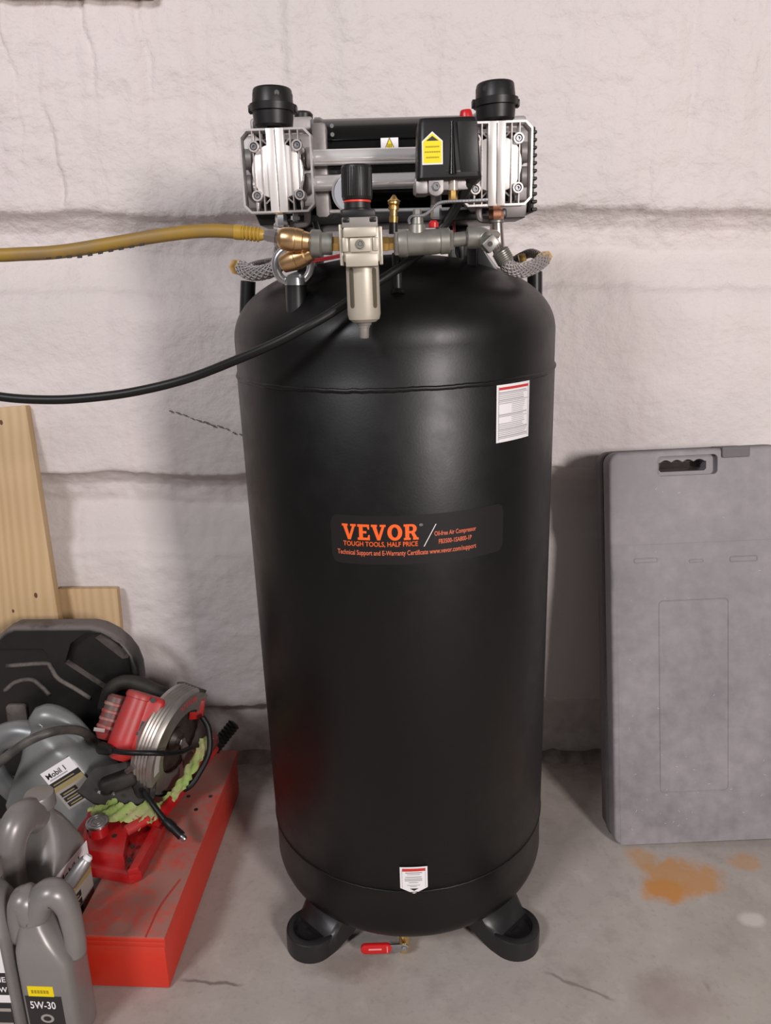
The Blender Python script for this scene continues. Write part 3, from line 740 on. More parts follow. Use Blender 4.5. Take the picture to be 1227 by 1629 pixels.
def intake(xt, yt, xb, yb, sw, hole):
    Yc = -0.135; s_ = ps(xt, yt, Yc); p1 = at(xt, yt+4, Yc); p0 = at(xb, yb, Yc); Lp = yb-yt
    def t(y): return (yb-y)/Lp
    w = sw
    prof = [(0, 11*s_), (t(yb-6), 11*s_), (t(yb-6), (w-8)*s_), (t(yb-10), (w-3.5)*s_), (t(yt+41), (w-1.5)*s_), (t(yt+40), (w+2)*s_), (t(yt+28), (w+3)*s_), (t(yt+26.5), (w-1.5)*s_), (t(yt+4), (w-3.5)*s_), (t(yt+1), (w-5)*s_), (1.0, (w-6.5)*s_), (1.0, 0)]
    g = G(); g.axial(p0, p1, prof, 40); o = g.build('intake_filter', M['black'], comp)
    g = G()
    ax = (p1-p0).normalized(); q = p0.lerp(p1, t(yt+14))
    for a in (-1.15, .35, 1.6, 2.9, 4.2):
        d = V((math.sin(a), -math.cos(a), 0)) if not hole else V((math.sin(a+.45), -math.cos(a+.45), 0))
        c = q+d*((w-4)*s_); g.cyl(c-d*.004, c+d*.0012, .0032, 14)
    g.build('vent_hole', M['dark_ink'], o)
    c = p0.lerp(p1, t(yt+35))
    for sx in (-1, 1): g = G(); g.box(fr(c+V((sx*(w+2)*s_, 0, 0)), TR, TU, TN), (0, 0, 0), (.004, .009, .012), .001); g.build('clip', M['black'], o)
    g = G(); b = at(xb, yb+4, Yc); g.cyl(b, p0.lerp(p1, .06), 10*s_, 6); g.build('filter_stem', M['black'], o)
intake(433, 137, 436, 210, 34.5, False); intake(788, 128, 789, 200, 33.5, True)

# ---- fittings under the left head
YFt = -0.148; s_ = ps(447, 340, YFt)
g = G(); g.hexa(at(447, 341, YFt), at(446, 330, YFt), 8.5*s_); nl = g.build('head_fitting', M['brass'], comp)
g = G(); g.hexa(at(448, 361, YFt), at(447, 342, YFt), 9.5*s_); g.build('compression_nut', M['steel'], nl)
g = G(); g.hexa(at(790, 350, YFt), at(790, 334, YFt), 12*s_); g.hexa(at(789, 335, YFt), at(789, 320, YFt), 11*s_); nr = g.build('head_fitting', M['copper'], comp)

# braided hoses
def braid(pts, r, name, parent):
    g = G(); g.tube(pts, r*.86, 16, 14); o = g.build(name, M['braid'], parent, 180)
    path = catmull(pts, 22); T, A = frames(path); g = G()
    L_ = sum((path[i+1]-path[i]).length for i in range(len(path)-1)); turns = L_/(r*9)
    for dr in (1, -1):
        for k in range(9):
            q = []
            for i, p in enumerate(path):
                an = dr*2*PI*turns*i/(len(path)-1)+2*PI*k/9; a, b = A[i]
                q.append(p+(a*math.cos(an)+b*math.sin(an))*r*(.95+.04*math.sin(i*2.1+dr)))
            g.tube(q, r*.13, 5, raw=True)
    g.build('braid_strand', M['braid'], o, 180); return o
s_ = ps(800, 410, -.15)
g = G(); g.tube([at(790, 350, YFt), at(791, 372, YFt), at(793, 392, -.15), at(797, 404, -.155)], 10.5*s_, 16); hf = g.build('hose_ferrule', mat('nickel_ferrule', (.55, .48, .44), .25, 1.0), comp)
g = G(); g.axial(at(790, 349, YFt), at(790, 356, YFt), [(0, 10*s_), (.3, 12*s_), (.7, 12*s_), (1, 10*s_)], 20); g.build('ferrule_ring', M['dull_steel'], hf)
g = G(); g.axial(at(795, 398, -.154), at(806, 418, -.155), [(0, 11*s_), (.1, 13.5*s_), (.9, 13.5*s_), (1, 12*s_)], 24)
for k in range(6):
    c = at(795, 398, -.154).lerp(at(806, 418, -.155), .12+.15*k); d = (at(806, 418, -.155)-at(795, 398, -.154)).normalized(); g.axial(c-d*.0006, c+d*.0006, [(0, 13.6*s_), (.5, 14.3*s_), (1, 13.6*s_)], 24)
g.build('crimp_sleeve', M['dull_steel'], hf)
braid([at(802, 412, -.155), at(812, 426, -.15), at(832, 430, -.135), at(852, 423, -.11), at(866, 412, -.08)], 11*s_, 'braided_hose', comp)
g = G(); g.hexa(at(858, 417, -.095), at(870, 408, -.072), 11.5*s_); g.build('hose_end_nut', M['brass'], comp)
braid([at(862, 410, -.05), at(845, 403, .0), at(825, 411, .03), at(805, 425, .05)], 7.5*s_, 'braided_hose', comp)
g = G(); g.hexa(at(826, 412, -.03), at(836, 409, -.03), 8*s_); g.build('hose_end_nut', M['brass'], comp)
# left one, behind the eye bolt
s_ = ps(420, 425, -.08)
braid([at(383, 425, -.06), at(398, 434, -.075), at(420, 433, -.09), at(440, 424, -.10), at(448, 400, -.115), at(448, 372, -.135), at(448, 360, YFt)], 11*s_, 'braided_hose', comp)
g = G(); g.hexa(at(373, 424, -.05), at(384, 426, -.06), 12.5*s_); g.build('hose_end_nut', M['brass'], comp)
braid([at(400, 424, -.02), at(418, 419, .02), at(436, 416, .05)], 6.5*s_, 'braided_hose', comp)

# ---- lugs on the dome
def post(xt, yt, xb, yb, Y, wpx, name='lug_post'):
    s_ = ps(xt, yt, Y); g = G(); a = at(xt, yt, Y); b = at(xb, yb, Y)
    g.cyl(b, a, wpx*s_, 22, .0008); return g.build(name, M['black_metal'], comp)
post(395, 447, 393, 500, 0.05, 12); post(851, 432, 851, 488, 0.05, 12); post(631, 402, 633, 470, -.205, 7.5)
g = G(); c = at(633, 469, -.208); g.axial(c, c+V((0, .002, .006)), [(0, .0105), (1, .008)], 18); g.build('weld_collar', M['tank'], comp)
lp = post(471, 452, 473, 520, -.175, 17)
s_ = ps(470, 440, -.175)
g = G(); g.axial(at(471, 456, -.175), at(470, 437, -.175), [(0, 12*s_), (.12, 12*s_), (.14, 18*s_), (.75, 18*s_), (1, 14*s_)], 30); g.build('eye_collar', M['steel'], lp)
c = at(467, 423, -.177); F = fr(c, TR, TU, TN); g = G()
g.tube([F @ V((28*s_*math.cos(a), 27*s_*math.sin(a), 0)) for a in [2*PI*k/40 for k in range(40)]], 6.8*s_, 14, closed=True, raw=True); g.build('lifting_eye', M['steel'], lp)
# second lifting eye, glimpsed behind the valve
s_ = ps(730, 392, .0); c = at(741, 398, 0.0); F = fr(c, TR, TU, TN); g = G()
g.tube([F @ V((22*s_*math.cos(a), 24*s_*math.sin(a), 0)) for a in [2*PI*k/32 for k in range(32)]], 4.5*s_, 10, closed=True, raw=True); g.build('lifting_eye', M['dull_steel'], comp)

# ---- quick couplers and splitter
YC = -0.272; s_ = ps(500, 390, YC)
g = G(); g.axial(at(494, 387, YC), at(529, 388, YC), [(0, 18*s_), (.08, 21*s_), (.45, 21*s_), (.55, 17*s_), (1, 17*s_)], 28)
spl = g.build('air_splitter', M['dull_steel'], comp)
g = G(); g.axial(at(443, 379, YC), at(497, 385, YC), [(0, 12*s_), (.05, 15*s_), (.12, 17*s_), (.45, 19*s_), (.5, 18*s_), (.52, 19*s_), (.72, 17*s_), (.74, 15.5*s_), (.9, 14*s_), (1, 12*s_)], 30); g.build('quick_coupler', M['bronze'], spl)
g = G(); g.axial(at(449, 421, YC+.02), at(497, 402, YC+.006), [(0, 10*s_), (.05, 14*s_), (.4, 17*s_), (.5, 16*s_), (.53, 17*s_), (.8, 15*s_), (.83, 13*s_), (1, 11*s_)], 28); g.build('quick_coupler', M['bronze'], spl)
g = G(); g.axial(at(448, 421.5, YC+.0205), at(451, 420, YC+.019), [(0, 6*s_), (1, 6*s_)], 20); g.build('coupler_bore', M['dark_ink'], spl)
g = G(); g.hexa(at(527, 388, YC), at(543, 388, YC), 12*s_); g.build('brass_nipple', M['brass'], comp)
g = G(); g.hexa(at(606, 388, YC), at(619, 388, YC), 12*s_); g.hexa(at(617, 388, YC), at(632, 387, YC), 11*s_); g.build('brass_nipple', M['brass'], comp)
g = G(); g.tube([at(498, 414, -.18), at(520, 410, -.20), at(545, 405, -.21)], .0016, 8); g.tube([at(498, 417, -.18), at(520, 413, -.20), at(545, 408, -.21)], .0012, 8); g.build('red_wire', M['wire_red'], comp)
g = G(); g.tube([at(722, 338, -.06), at(722, 352, -.06), at(723, 374, -.06)], .002, 8); g.build('red_wire', M['wire_red'], comp)

# ---- filter regulator
YR = -0.282
s_ = ps(575, 380, YR); F = lambda px, py: FT(px, py, YR-.026)
g = G(); pxbox(g, 546, 360, 604, 418, YR-.024, .05, .003); reg = g.build('filter_regulator', M['champagne'], comp)
def rp(name, m, *boxes):
    g = G()
    for (x0, y0, x1, y1, front, depth) in boxes: pxbox(g, x0, y0, x1, y1, YR-front, depth, .0012)
    return g.build(name, m, reg)
rp('upper_band', M['champagne'], (547, 361, 599, 377, .0285, .055)); rp('lower_band', M['champagne'], (550, 403, 602, 424, .0285, .055))
rp('centre_plate', M['champagne'], (557, 378, 590, 401, .0275, .05)); rp('side_plate', M['champagne'], (545, 378, 554, 401, .0265, .05)); rp('side_plate', M['champagne'], (593, 377, 602, 399, .0265, .05))
rp('side_flange', M['champagne'], (540, 357, 546, 423, .021, .04)); rp('side_flange', M['champagne'], (603, 360, 609, 421, .021, .04))
rp('bonnet', M['champ_dark'], (544, 345, 601, 362, .025, .05)); rp('bonnet_clip', M['black'], (545, 346, 556, 354, .0262, .01)); rp('bonnet_clip', M['black'], (588, 345, 599, 353, .0262, .01))
g = G(); c = at(573, 388.5, YR-.0275); n = V((0, -1, 0)); g.axial(c, c+n*.003, [(0, 7*s_), (.6, 7*s_), (1, 6*s_), (1, 4.6*s_), (.5, 4.4*s_), (.5, 2.4*s_), (1, 2*s_), (1, 0)], 24); g.build('gauge_port_plug', M['dull_steel'], reg)
# knob
g = G(); pa, pb = at(569, 342, YR), at(567, 263, YR)
g.axial(pa, pb, [(0, 27*s_), (.10, 27*s_), (.13, 21*s_), (.30, 20.5*s_), (.30, 22.5*s_), (.33, 23.5*s_), (.96, 23.5*s_), (1, 22*s_), (1, 0)], 44); kn = g.build('pressure_knob', M['black'], reg)
g = G()
for k in range(40):
    a = 2*PI*k/40; ax = (pb-pa); d = V((math.sin(a), -math.cos(a), 0)); c = pa+ax*.65+d*23.5*s_; g.box(fr(c, V((math.cos(a), math.sin(a), 0)), ax.normalized()), (0, 0, 0), (.0016, ax.length*.58, .001), .0003, 1)
g.build('knob_knurl', M['black'], reg)
g = G(); q = pa.lerp(pb, .272); d = (pb-pa).normalized(); g.axial(q-d*.0012, q+d*.0012, [(0, 21*s_), (0.2, 21.6*s_), (.8, 21.6*s_), (1, 21*s_)], 40); g.build('knob_ring', mat('red_ring', (.7, .05, .03), .4), reg)
rp('knob_base', M['black'], (545, 333, 597, 347, .0235, .047))
# bowl
pa, pb = at(576.5, 420, YR), at(580, 512, YR)
g = G(); g.axial(pa, pb, [(0, 26*s_), (.1, 26.5*s_), (.86, 27*s_), (.95, 25*s_), (1, 19*s_), (1, 0)], 40); bo = g.build('filter_bowl', M['champagne'], reg)
for a in (-.72, .78):
    d = V((math.sin(a), -math.cos(a), 0)); c = pa.lerp(pb, .41)+d*25.4*s_; g = G(); g.prism(fr(c, V((math.cos(a), math.sin(a), 0)), (pa-pb).normalized()), rrect(.0066, 62*s_, .0032), -.002, .0014, .0004); g.build('sight_slot', M['slot'], reg)
g = G(); g.axial(at(579.5, 510, YR), at(580, 538, YR), [(0, 13*s_), (.25, 11.5*s_), (.27, 9.5*s_), (.4, 9*s_), (.42, 8*s_), (.95, 7.5*s_), (1, 6.5*s_)], 20); g.build('drain_tip', M['champ_dark'], reg)
# pressure gauge behind the knob
Yg = -0.23; sg = ps(558, 307, Yg); c = at(559, 306, Yg); n = V((0, -1, 0))
g = G(); g.axial(c-n*.022, c+n*.002, [(0, 26*sg), (.8, 31*sg), (1, 31*sg), (1, 28*sg), (.93, 28*sg), (.93, 0)], 44); gg = g.build('pressure_gauge', M['chrome'], comp)
g = G(); g.axial(c-n*.0005, c+n*.001, [(0, 28*sg), (1, 28*sg)], 40); g.build('gauge_face', M['gauge_white'], gg)
g = G(); g.axial(c+V((0.004, .004, -.028)), c+V((.006, .006, -.055)), [(0, .005), (1, .006)], 12); g.build('gauge_stem', M['brass'], gg)

# ---- ball valve line
s_ = ps(680, 385, YC)
g = G(); a, b = at(634, 388, YC), at(716, 383, YC)
g.axial(a, b, [(0, 20*s_), (.06, 21*s_), (.16, 21*s_), (.18, 19*s_), (.3, 19.5*s_), (.72, 19.5*s_), (.80, 18.5*s_), (.82, 20*s_), (.98, 19.5*s_), (1, 18*s_)], 32); bv = g.build('ball_valve', M['dull_steel'], comp)
g = G(); g.hexa(at(627, 388, YC), at(640, 388, YC), 20*s_); g.build('end_nut', M['dull_steel'], bv)
g = G(); g.hexa(at(707, 383, YC), at(721, 382, YC), 17*s_); g.build('end_nut', M['dull_steel'], bv)
g = G(); g.axial(at(664, 372, YC), at(664, 346, YC), [(0, 14*s_), (.55, 12.5*s_), (.6, 10*s_), (1, 9*s_)], 20); g.build('valve_neck', M['dull_steel'], bv)
g = G(); g.hexa(at(664, 348, YC), at(664, 333, YC), 7*s_); g.build('stem_nut', M['dull_steel'], bv)
g = G()
path = catmull([at(652, 357, YC), at(651, 349, YC), at(657, 344, YC), at(672, 343, YC), at(684, 336, YC), at(697, 324, YC), at(715, 321, YC), at(745, 320, YC), at(776, 318, YC)], 6)
for i in range(len(path)-1):
    a, b = path[i], path[i+1]; g.box(fr((a+b)/2, b-a, V((0, 1, 0)).cross(b-a)*-1), (0, 0, 0), ((b-a).length*1.15, .0032, .014), .0006, 1)
g.build('valve_lever', M['steel'], bv)
g = G(); g.axial(at(694, 348, -.20), at(694, 325, -.20), [(0, 8.5*s_), (.1, 9.5*s_), (.9, 9.5*s_), (1, 8*s_)], 6); g.build('union_nut', M['steel'], comp)
g = G(); g.axial(at(690, 362, -.235), at(690, 351, -.235), [(0, 8*s_), (.7, 8*s_), (1, 5*s_)], 16); g.build('valve_stop_cap', M['red'], comp)
g = G(); g.cyl(at(719, 382, YC), at(746, 379, YC), 11*s_, 24); g.build('pipe_nipple', M['dull_steel'], comp)
g = G(); g.axial(at(743, 378, YC), at(757, 378, YC), [(0, 16*s_), (.1, 17*s_), (1, 17*s_)], 26); g.tube([at(755, 378, YC), at(766, 379, YC), at(773, 384, YC-.004), at(777, 388, YC-.018)], [16.5*s_, 17*s_, 15*s_, 12*s_], 22); el = g.build('pipe_elbow', M['dull_steel'], comp)
d = (at(783, 389, YC-.035)-at(772, 386, YC-.015)).normalized(); c = at(780, 388, YC-.028)
g = G(); g.box(fr(c, (.72, 0, .69), (-.69, 0, .72)), (0, 0, 0), (23*s_, 19*s_, .02), .002); g.build('elbow_plug', M['dull_steel'], el)
g = G(); c = at(780, 388, YC-.0382); g.cyl(c+V((0, .003, 0)), c+V((0, -.0006, 0)), 3.8*s_, 14); g.build('plug_bore', M['dark_ink'], el)
g = G(); g.tube([at(768, 376, YC+.02), at(778, 374, -.21), at(788, 374, -.16)], 9*s_, 12); g.build('side_outlet', M['dull_steel'], el)
# relief valve, brass
g = G(); g.axial(at(626, 372, -.17), at(626, 352, -.17), [(0, 8*s_), (1, 7*s_)], 14); rv = g.build('relief_stem', M['black_metal'], comp)
g = G(); s2 = ps(626, 335, -.17); g.axial(at(626, 354, -.17), at(627, 310, -.17), [(0, 7*s2), (.22, 7.5*s2), (.24, 6*s2), (.45, 6*s2), (.46, 8.5*s2), (.58, 8.5*s2), (.6, 7*s2), (.68, 9.5*s2), (.8, 9.5*s2), (.86, 6*s2), (.93, 4*s2), (1, 1.5*s2)], 18); g.build('relief_valve', M['brass'], rv)
g = G(); c = at(627, 320, -.171); g.tube([c+V((9.5*s2*math.cos(a), -9.5*s2*math.sin(a)*.9, 0)) for a in [2*PI*k/24 for k in range(24)]], .0008, 6, closed=True, raw=True); g.build('pull_ring', M['brass'], rv)

# ---- pressure switch
YS = -0.225
s_ = ps(715, 235, YS); F = FT(714, 236, YS)
g = G(); 
def sec(w, v0, v1, wf, wb, r=.006):
    return [(u, v, q) for (u, q) in rrect(w, wf-wb, r, 4, 0, (wf+wb)/2) for v in (0,)]
secs = []
for (v, wl, wr, f0) in ((-46, -52, 54, .0), (-42, -52, 54, .002), (-36, -51, 53, .001), (0, -49.5, 50.5, -.001), (38, -48, 47.5, -.003), (46, -46, 45.5, -.006), (48, -42, 42, -.012)):
    cc = (wl+wr)/2*s_; ww = (wr-wl)*s_
    secs.append([F @ V((u, v*s_, q)) for (u, q) in rrect(ww, .07+f0, .008, 5, cc, -.035+f0/2)])
g.loft(secs); sw = g.build('pressure_switch', M['black'], comp, 40)
g = G(); g.axial(F @ V((6*s_, -38*s_, -.0012)), F @ V((6*s_, 40*s_, -.004)), [(0, .0055), (.3, .004), (1, .0018)], 16); g.build('cover_groove_rib', M['gloss_black'], sw)
g = G(); g.prism(F, [(18*s_, -36*s_), (48*s_, -36*s_), (45*s_, 38*s_), (14*s_, 38*s_)], -.004, .0012, .001); g.build('cover_panel', M['black'], sw)
lp_ = [(-16.5, -23), (16.5, -23), (16.5, 11), (0, 25), (-16.5, 11)]
FL = F @ Matrix.Translation((-26*s_, 0, .0004)) @ Matrix.Rotation(R_(1.5), 4, 'X')
g = G(); g.prism(FL, [(u*s_, v*s_) for u, v in lp_], 0, .0008); g.build('switch_label', M['white'], sw, 35, 'yellow arrow-shaped label with a white border')
g = G(); g.prism(FL, [(u*s_*.88, v*s_*.90) for u, v in lp_], .0008, .0011); g.build('label_field', M['yellow'], sw)
g = G(); g.prism(FL, [(-10*s_, 11.5*s_), (10*s_, 11.5*s_), (0, 18.5*s_)], .0011, .0013); g.build('label_arrow', M['dark_ink'], sw)
g = G()
for (v, wdt) in ((3, 22), (-4.5, 25), (-12.5, 21)):
    for k in range(9): g.box(FL, ((-wdt/2+wdt*(k+.5)/9)*s_, v*s_, .0012), (wdt/9*.72*s_, 2.2*s_, .0003))
g.build('label_print', mat('brown_print', (.35, .25, .0), .6), sw)
g = G(); g.axial(at(742, 190, YS+.03), at(741, 175, YS+.03), [(0, 11*s_), (.5, 10.5*s_), (.9, 9*s_), (1, 8*s_)], 20); g.build('reset_knob', M['red'], sw)
g = G(); pxbox(g, 660, 282, 746, 303, YS+.008, .055, .002); pxbox(g, 661, 284, 684, 309, YS+.004, .04, .004); br = g.build('switch_base', M['alu_grey'], sw)
g = G(); F2 = FT(694, 296, YS+.002); g.prism(F2, [(-12*s_, 14*s_), (-12*s_, -6*s_)]+[(12*s_*math.cos(a), -6*s_+9*s_*math.sin(a)) for a in [PI+PI*k/10 for k in range(1, 10)]]+[(12*s_, -6*s_), (12*s_, 14*s_)], -.012, .001, .001); g.build('base_ear', M['alu_grey'], sw)
g = G(); c = F2 @ V((0, -1*s_, .001)); g.axial(c, c+V((0, -.004, 0)), [(0, 7*s_), (.6, 7*s_), (1, 5.5*s_), (1, 3*s_), (.5, 3*s_), (.5, 0)], 6); g.build('bolt', M['steel'], sw)
g = G(); g.cyl(at(694, 330, -.18), at(694, 304, -.18), 9*s_, 16); g.build('switch_stem', M['alu_grey'], sw)
g = G(); g.cyl(at(721, 303, YS+.01), at(721, 276, YS+.01), 8*s_, 18); g.build('unloader_tube', mat('clear_tube', (.45, .38, .33), .2, .2), sw)
g = G(); g.hexa(at(721, 319, YS+.01), at(721, 300, YS+.01), 7.5*s_); g.build('unloader_nut', M['brass'], sw)
g = G(); pxbox(g, 708, 268, 736, 277, YS-.001, .02, .002); g.build('gland_block', M['black'], sw)

# ---- black power cable from the switch, past the regulator and over the shoulder of the tank
g = G(); pts = [at(752, 280, -.215), at(742, 300, -.21), at(722, 335, -.195), at(703, 362, -.19), at(680, 392, -.195), at(655, 412, -.205), at(625, 433, -.22), at(590, 456, -.235), at(556, 478, -.248), at(520, 502, -.256), at(480, 524, -.262), at(440, 545, -.258), at(380, 571, -.245), at(300, 602, -.225), at(220, 622, -.22), at(150, 632, -.22), at(80, 636, -.22), at(0, 631, -.22), at(-90, 612, -.22), at(-220, 590, -.22), at(-420, 585, -.2), at(-800, 640, -.15)]
g.tube(pts, [.0062, .0062, .0058, .0058, .0058, .0058, .006, .006, .006, .006], 14, 8); g.build('power_cable', M['rubber'], comp, 180)
g = G(); g.axial(at(748, 289, -.213), at(755, 274, -.217), [(0, .0075), (.5, .009), (1, .009)], 16); g.build('cable_gland', M['black'], comp)

# ================================================================== YELLOW AIR HOSE
hp = at(200, 385, YC)
hose = thing('air_hose', 'dusty yellow rubber air hose plugged into the upper bronze coupler', 'hose', at(415, 372, YC))
g = G(); s_ = ps(300, 380, YC)
g.tube([at(x, y, Y) for x, y, Y in ((378, 369, YC), (340, 367, YC), (300, 369, YC-.002), (240, 377, YC-.004), (170, 389, YC-.006), (100, 400, YC-.008), (40, 404, YC-.01), (-40, 404, YC-.012), (-200, 380, YC-.01), (-420, 370, YC), (-800, 420, YC))], 10.5*s_, 18, 8); g.build('rubber_tube', M['hose_yellow'], hose, 180)
g = G(); g.cyl(at(372, 369, YC), at(386, 370, YC), 11.5*s_, 20, .001)
a, b = at(385, 370, YC), at(421, 374, YC)
pr = []
for k in range(5): pr += [(k/6, 9.5*s_), (k/6+.03, 11.5*s_), (k/6+.10, 11.5*s_), (k/6+.13, 9.5*s_)]
pr += [(.88, 9*s_), (1, 7.5*s_)]
g.axial(a, b, pr, 22); g.build('bend_sleeve', M['hose_rib'], hose)
g = G(); g.axial(at(419, 374, YC), at(446, 379, YC), [(0, 8*s_), (.25, 9.5*s_), (.7, 9.5*s_), (.75, 7*s_), (1, 6.5*s_)], 6); g.build('steel_plug', mat('worn_plug', (.32, .29, .28), .4, .9), hose)
g = G()
for k in range(14):
    t = k/14; x = 30+150*t+60*(k > 7); p0 = at(x, 412-8*t*1.5+2, YC-.0125); 
    g.box(fr(at(12+k*16.5, (410 if k < 8 else 410-(k-7)*3.0)-(0.2*k), YC-.0105-0.002), (1, 0, .05 if k < 8 else .16), (0, 0, 1)), (0, 0, .0012), (.006, .0028, .0012), .0004, 1)
g.build('worn_print', M['dark_ink'], hose)

# ================================================================== GREY TOOL CASE (leaning on the wall at the right)
b0 = atz(978, 1349, 0.0); t0 = at(955, 724, 0.195)
up = (t0-V((b0.x, b0.y, 0.0))); up.x = -0.028; CH = up.length; up.normalize()
rt = V((1, 0, -up.x/up.z*-1)); rt = V((1, 0, 0)); rt = (rt-up*rt.dot(up)).normalized(); CW, CD = 0.345, 0.092
nn = rt.cross(up)
gc = thing('tool_case', 'large scuffed grey moulded plastic tool case leaning upright on the wall', 'tool case', b0+rt*(CW/2)-nn*(CD*.5)*0)
K = fr(b0+V((0, 0, .003)), rt, up, nn)          # u across, v up, w towards the room (front face at w = 0)
cu, cv = CW/2, CH/2
g = G(); g.prism(K, rrect(CW, CH, .022, 6, cu, cv), -CD*.46, 0.0, .006, 3); lid = g.build('lid', M['grey_case'], gc, 40)
g = G(); g.prism(K, rrect(CW, CH, .022, 6, cu, cv), -CD, -CD*.56, .006, 3); base = g.build('base_shell', M['case_rim'], gc, 40)
g = G(); g.prism(K, rrect(CW+.004, CH+.004, .023, 6, cu, cv), -CD*.50, -CD*.43, .0015, 1); rim1 = g.build('lid_rim', M['case_rim'], gc, 40)
g = G(); g.prism(K, rrect(CW+.004, CH+.004, .023, 6, cu, cv), -CD*.59, -CD*.52, .0015, 1); rim2 = g.build('base_rim', M['case_rim'], gc, 40)
def kuv(px, py):
    p = K.inverted() @ atp(px, py, K.translation, nn); return p.x, p.y
u0, v0 = kuv(1052, 752); u1, v1 = kuv(1128, 730)
def handle_poly():
    w, h = u1-u0, v1-v0; p = [(u0+.004, v0), (u1-.004, v0), (u1, v0+.004), (u1, v1-.004)]
    for k in range(25):
        t = k/24; p.append((u1-w*.03-w*.94*t, v1-.004+.0045*abs(math.sin(PI*4*t))))
    p.append((u0, v1-.004)); p.append((u0, v0+.004)); return p
def cutter(poly, w0, w1):
    g = G(); g.prism(K, poly, w0, w1); return g.build('cut', M['dark_recess'], None, 40)
def ucutter(o, polys):
    cs = []
    for (p, a, b) in polys:
        c = cutter(p, a, b); cs.append(c)
    # move the cutters into the same space as the parented mesh
    bpy.context.view_layer.update(); boolean(o, cs)
ur0, vr0 = kuv(1046, 758); ur1, vr1 = kuv(1142, 722)
us0, vs0 = kuv(990, 868)
ul, vl = kuv(1000, 1300)
ucutter(lid, [(handle_poly(), -.2, .1), (rrect(ur1-ur0, vr1-vr0, .008, 5, (ur0+ur1)/2, (vr0+vr1)/2), -.012, .05),
              ([(.012, vl-.10), (CW-.012, vl-.10), (CW-.012, vs0), (.012, vs0)], -.0022, .05)])
for o in (base, rim1, rim2): ucutter(o, [(handle_poly(), -.2, .1)])
def outline(x0, y0, x1, y1, name, r=.008, w=-.0022, th=.0011):
    a, b = kuv(x0, y1); c, d = kuv(x1, y0); g = G()
    g.tube([K @ V((u, v, w)) for u, v in rrect(c-a, d-b, r, 5, (a+c)/2, (b+d)/2)], th, 6, closed=True, raw=True); return g.build(name, M['grey_case'], gc, 180)
outline(1052, 952, 1160, 1262, 'panel_outline'); outline(1010, 888, 1047, 896, 'slot_outline', .003); outline(1163, 884, 1206, 894, 'slot_outline', .003); outline(1098, 890, 1120, 895, 'slot_outline', .002)
def kbox(x0, y0, x1, y1, w0, w1, name, m, bev=.002):
    a, b = kuv(x0, y1); c, d = kuv(x1, y0); g = G(); g.prism(K, rrect(c-a, d-b, .003, 3, (a+c)/2, (b+d)/2), w0, w1, bev*.5, 1); return g.build(name, m, gc, 40)
kbox(1148, 709, 1192, 728, -.05, .004, 'latch', M['case_rim']); kbox(1192, 711, 1219, 722, -.045, -.002, 'latch', M['case_rim'])
g = G(); ul, vl = kuv(1223, 1250); g.box(K, (CW-.004, vl, -.02), (.022, .052, .05), .004); g.build('latch', M['grey_case'], gc, 40)
ul, vl = kuv(1223, 930); g = G(); g.box(K, (CW-.004, vl, -.02), (.022, .05, .05), .004); g.build('latch', M['grey_case'], gc, 40)
# pale nicks in the plastic
g = G()
for k in range(46):
    u = random.uniform(.03, CW-.02); v = random.uniform(.03, CH-.05) if k > 22 else random.uniform(.03, .16); a = random.uniform(0, PI); l = random.uniform(.002, .007)
    q = K @ Matrix.Translation((u, v, -.0018 if vs0 > v else .0)) @ Matrix.Rotation(a, 4, 'Z'); g.box(q, (0, 0, 0), (l*.8, .0006, .0006))
o = g.build('nick', mat('pale_nick', (.55, .52, .53), .6), gc); o['kind'] = 'stuff'

# ================================================================== PINE BOARDS
def board(name, label, pts_top, pts_bot, th, x_left=None):
    pass
tp = at(41, 648, 0.318); bt_ = at(92, 978, 0.262)
ax = (tp-bt_).normalized(); Ltot = (tp-bt_).length + bt_.z/ax.z
foot_p = bt_-ax*(bt_.z/ax.z)
rt2 = V((1, 0, -ax.x/ax.z)).normalized(); 
KB = fr(foot_p, rt2, ax)
Wd = 0.19
bd = thing('pine_board', 'tall pale pine board with knots leaning on the foam wall', 'board', foot_p-rt2*(Wd/2), 'pine boards against the wall')
g = G(); g.box(KB, (-Wd/2, Ltot/2+.004, -.011), (Wd, Ltot, .022), .0015); g.build('plank', M['pine'], bd)
def knot(px, py, r, K_, par):
    q = K_.inverted() @ atp(px, py, K_.translation, K_.to_3x3() @ V((0, 0, 1))); g = G()
    g.prism(K_, [(q.x+r*math.cos(a)*.8, q.y+r*math.sin(a)*1.3) for a in [2*PI*k/14 for k in range(14)]], -.001, .0004); g.build('knot', M['knot'], par)
for (x, y, r) in ((57, 947, .0045), (21, 972, .003), (2, 672, .004)): knot(x, y, r, KB, bd)
tp2 = at(186, 937, 0.312); q2 = at(190, 985, 0.300); ax2 = V((0.005, .06, 1)).normalized()
f2 = tp2-ax2*(tp2.z/ax2.z); w2 = (at(186, 937, .312)-at(92, 937, .312)).length; L2 = tp2.z/ax2.z
KB2 = fr(f2, V((1, 0, -ax2.x/ax2.z)).normalized(), ax2)
bd2 = thing('pine_board', 'short pine offcut standing beside the tall pine board', 'board', f2-V((w2/2, 0, 0)), 'pine boards against the wall')
g = G(); g.box(KB2, (-w2/2, L2/2, -.009), (w2, L2, .018), .0012); g.build('plank', M['pine'], bd2)

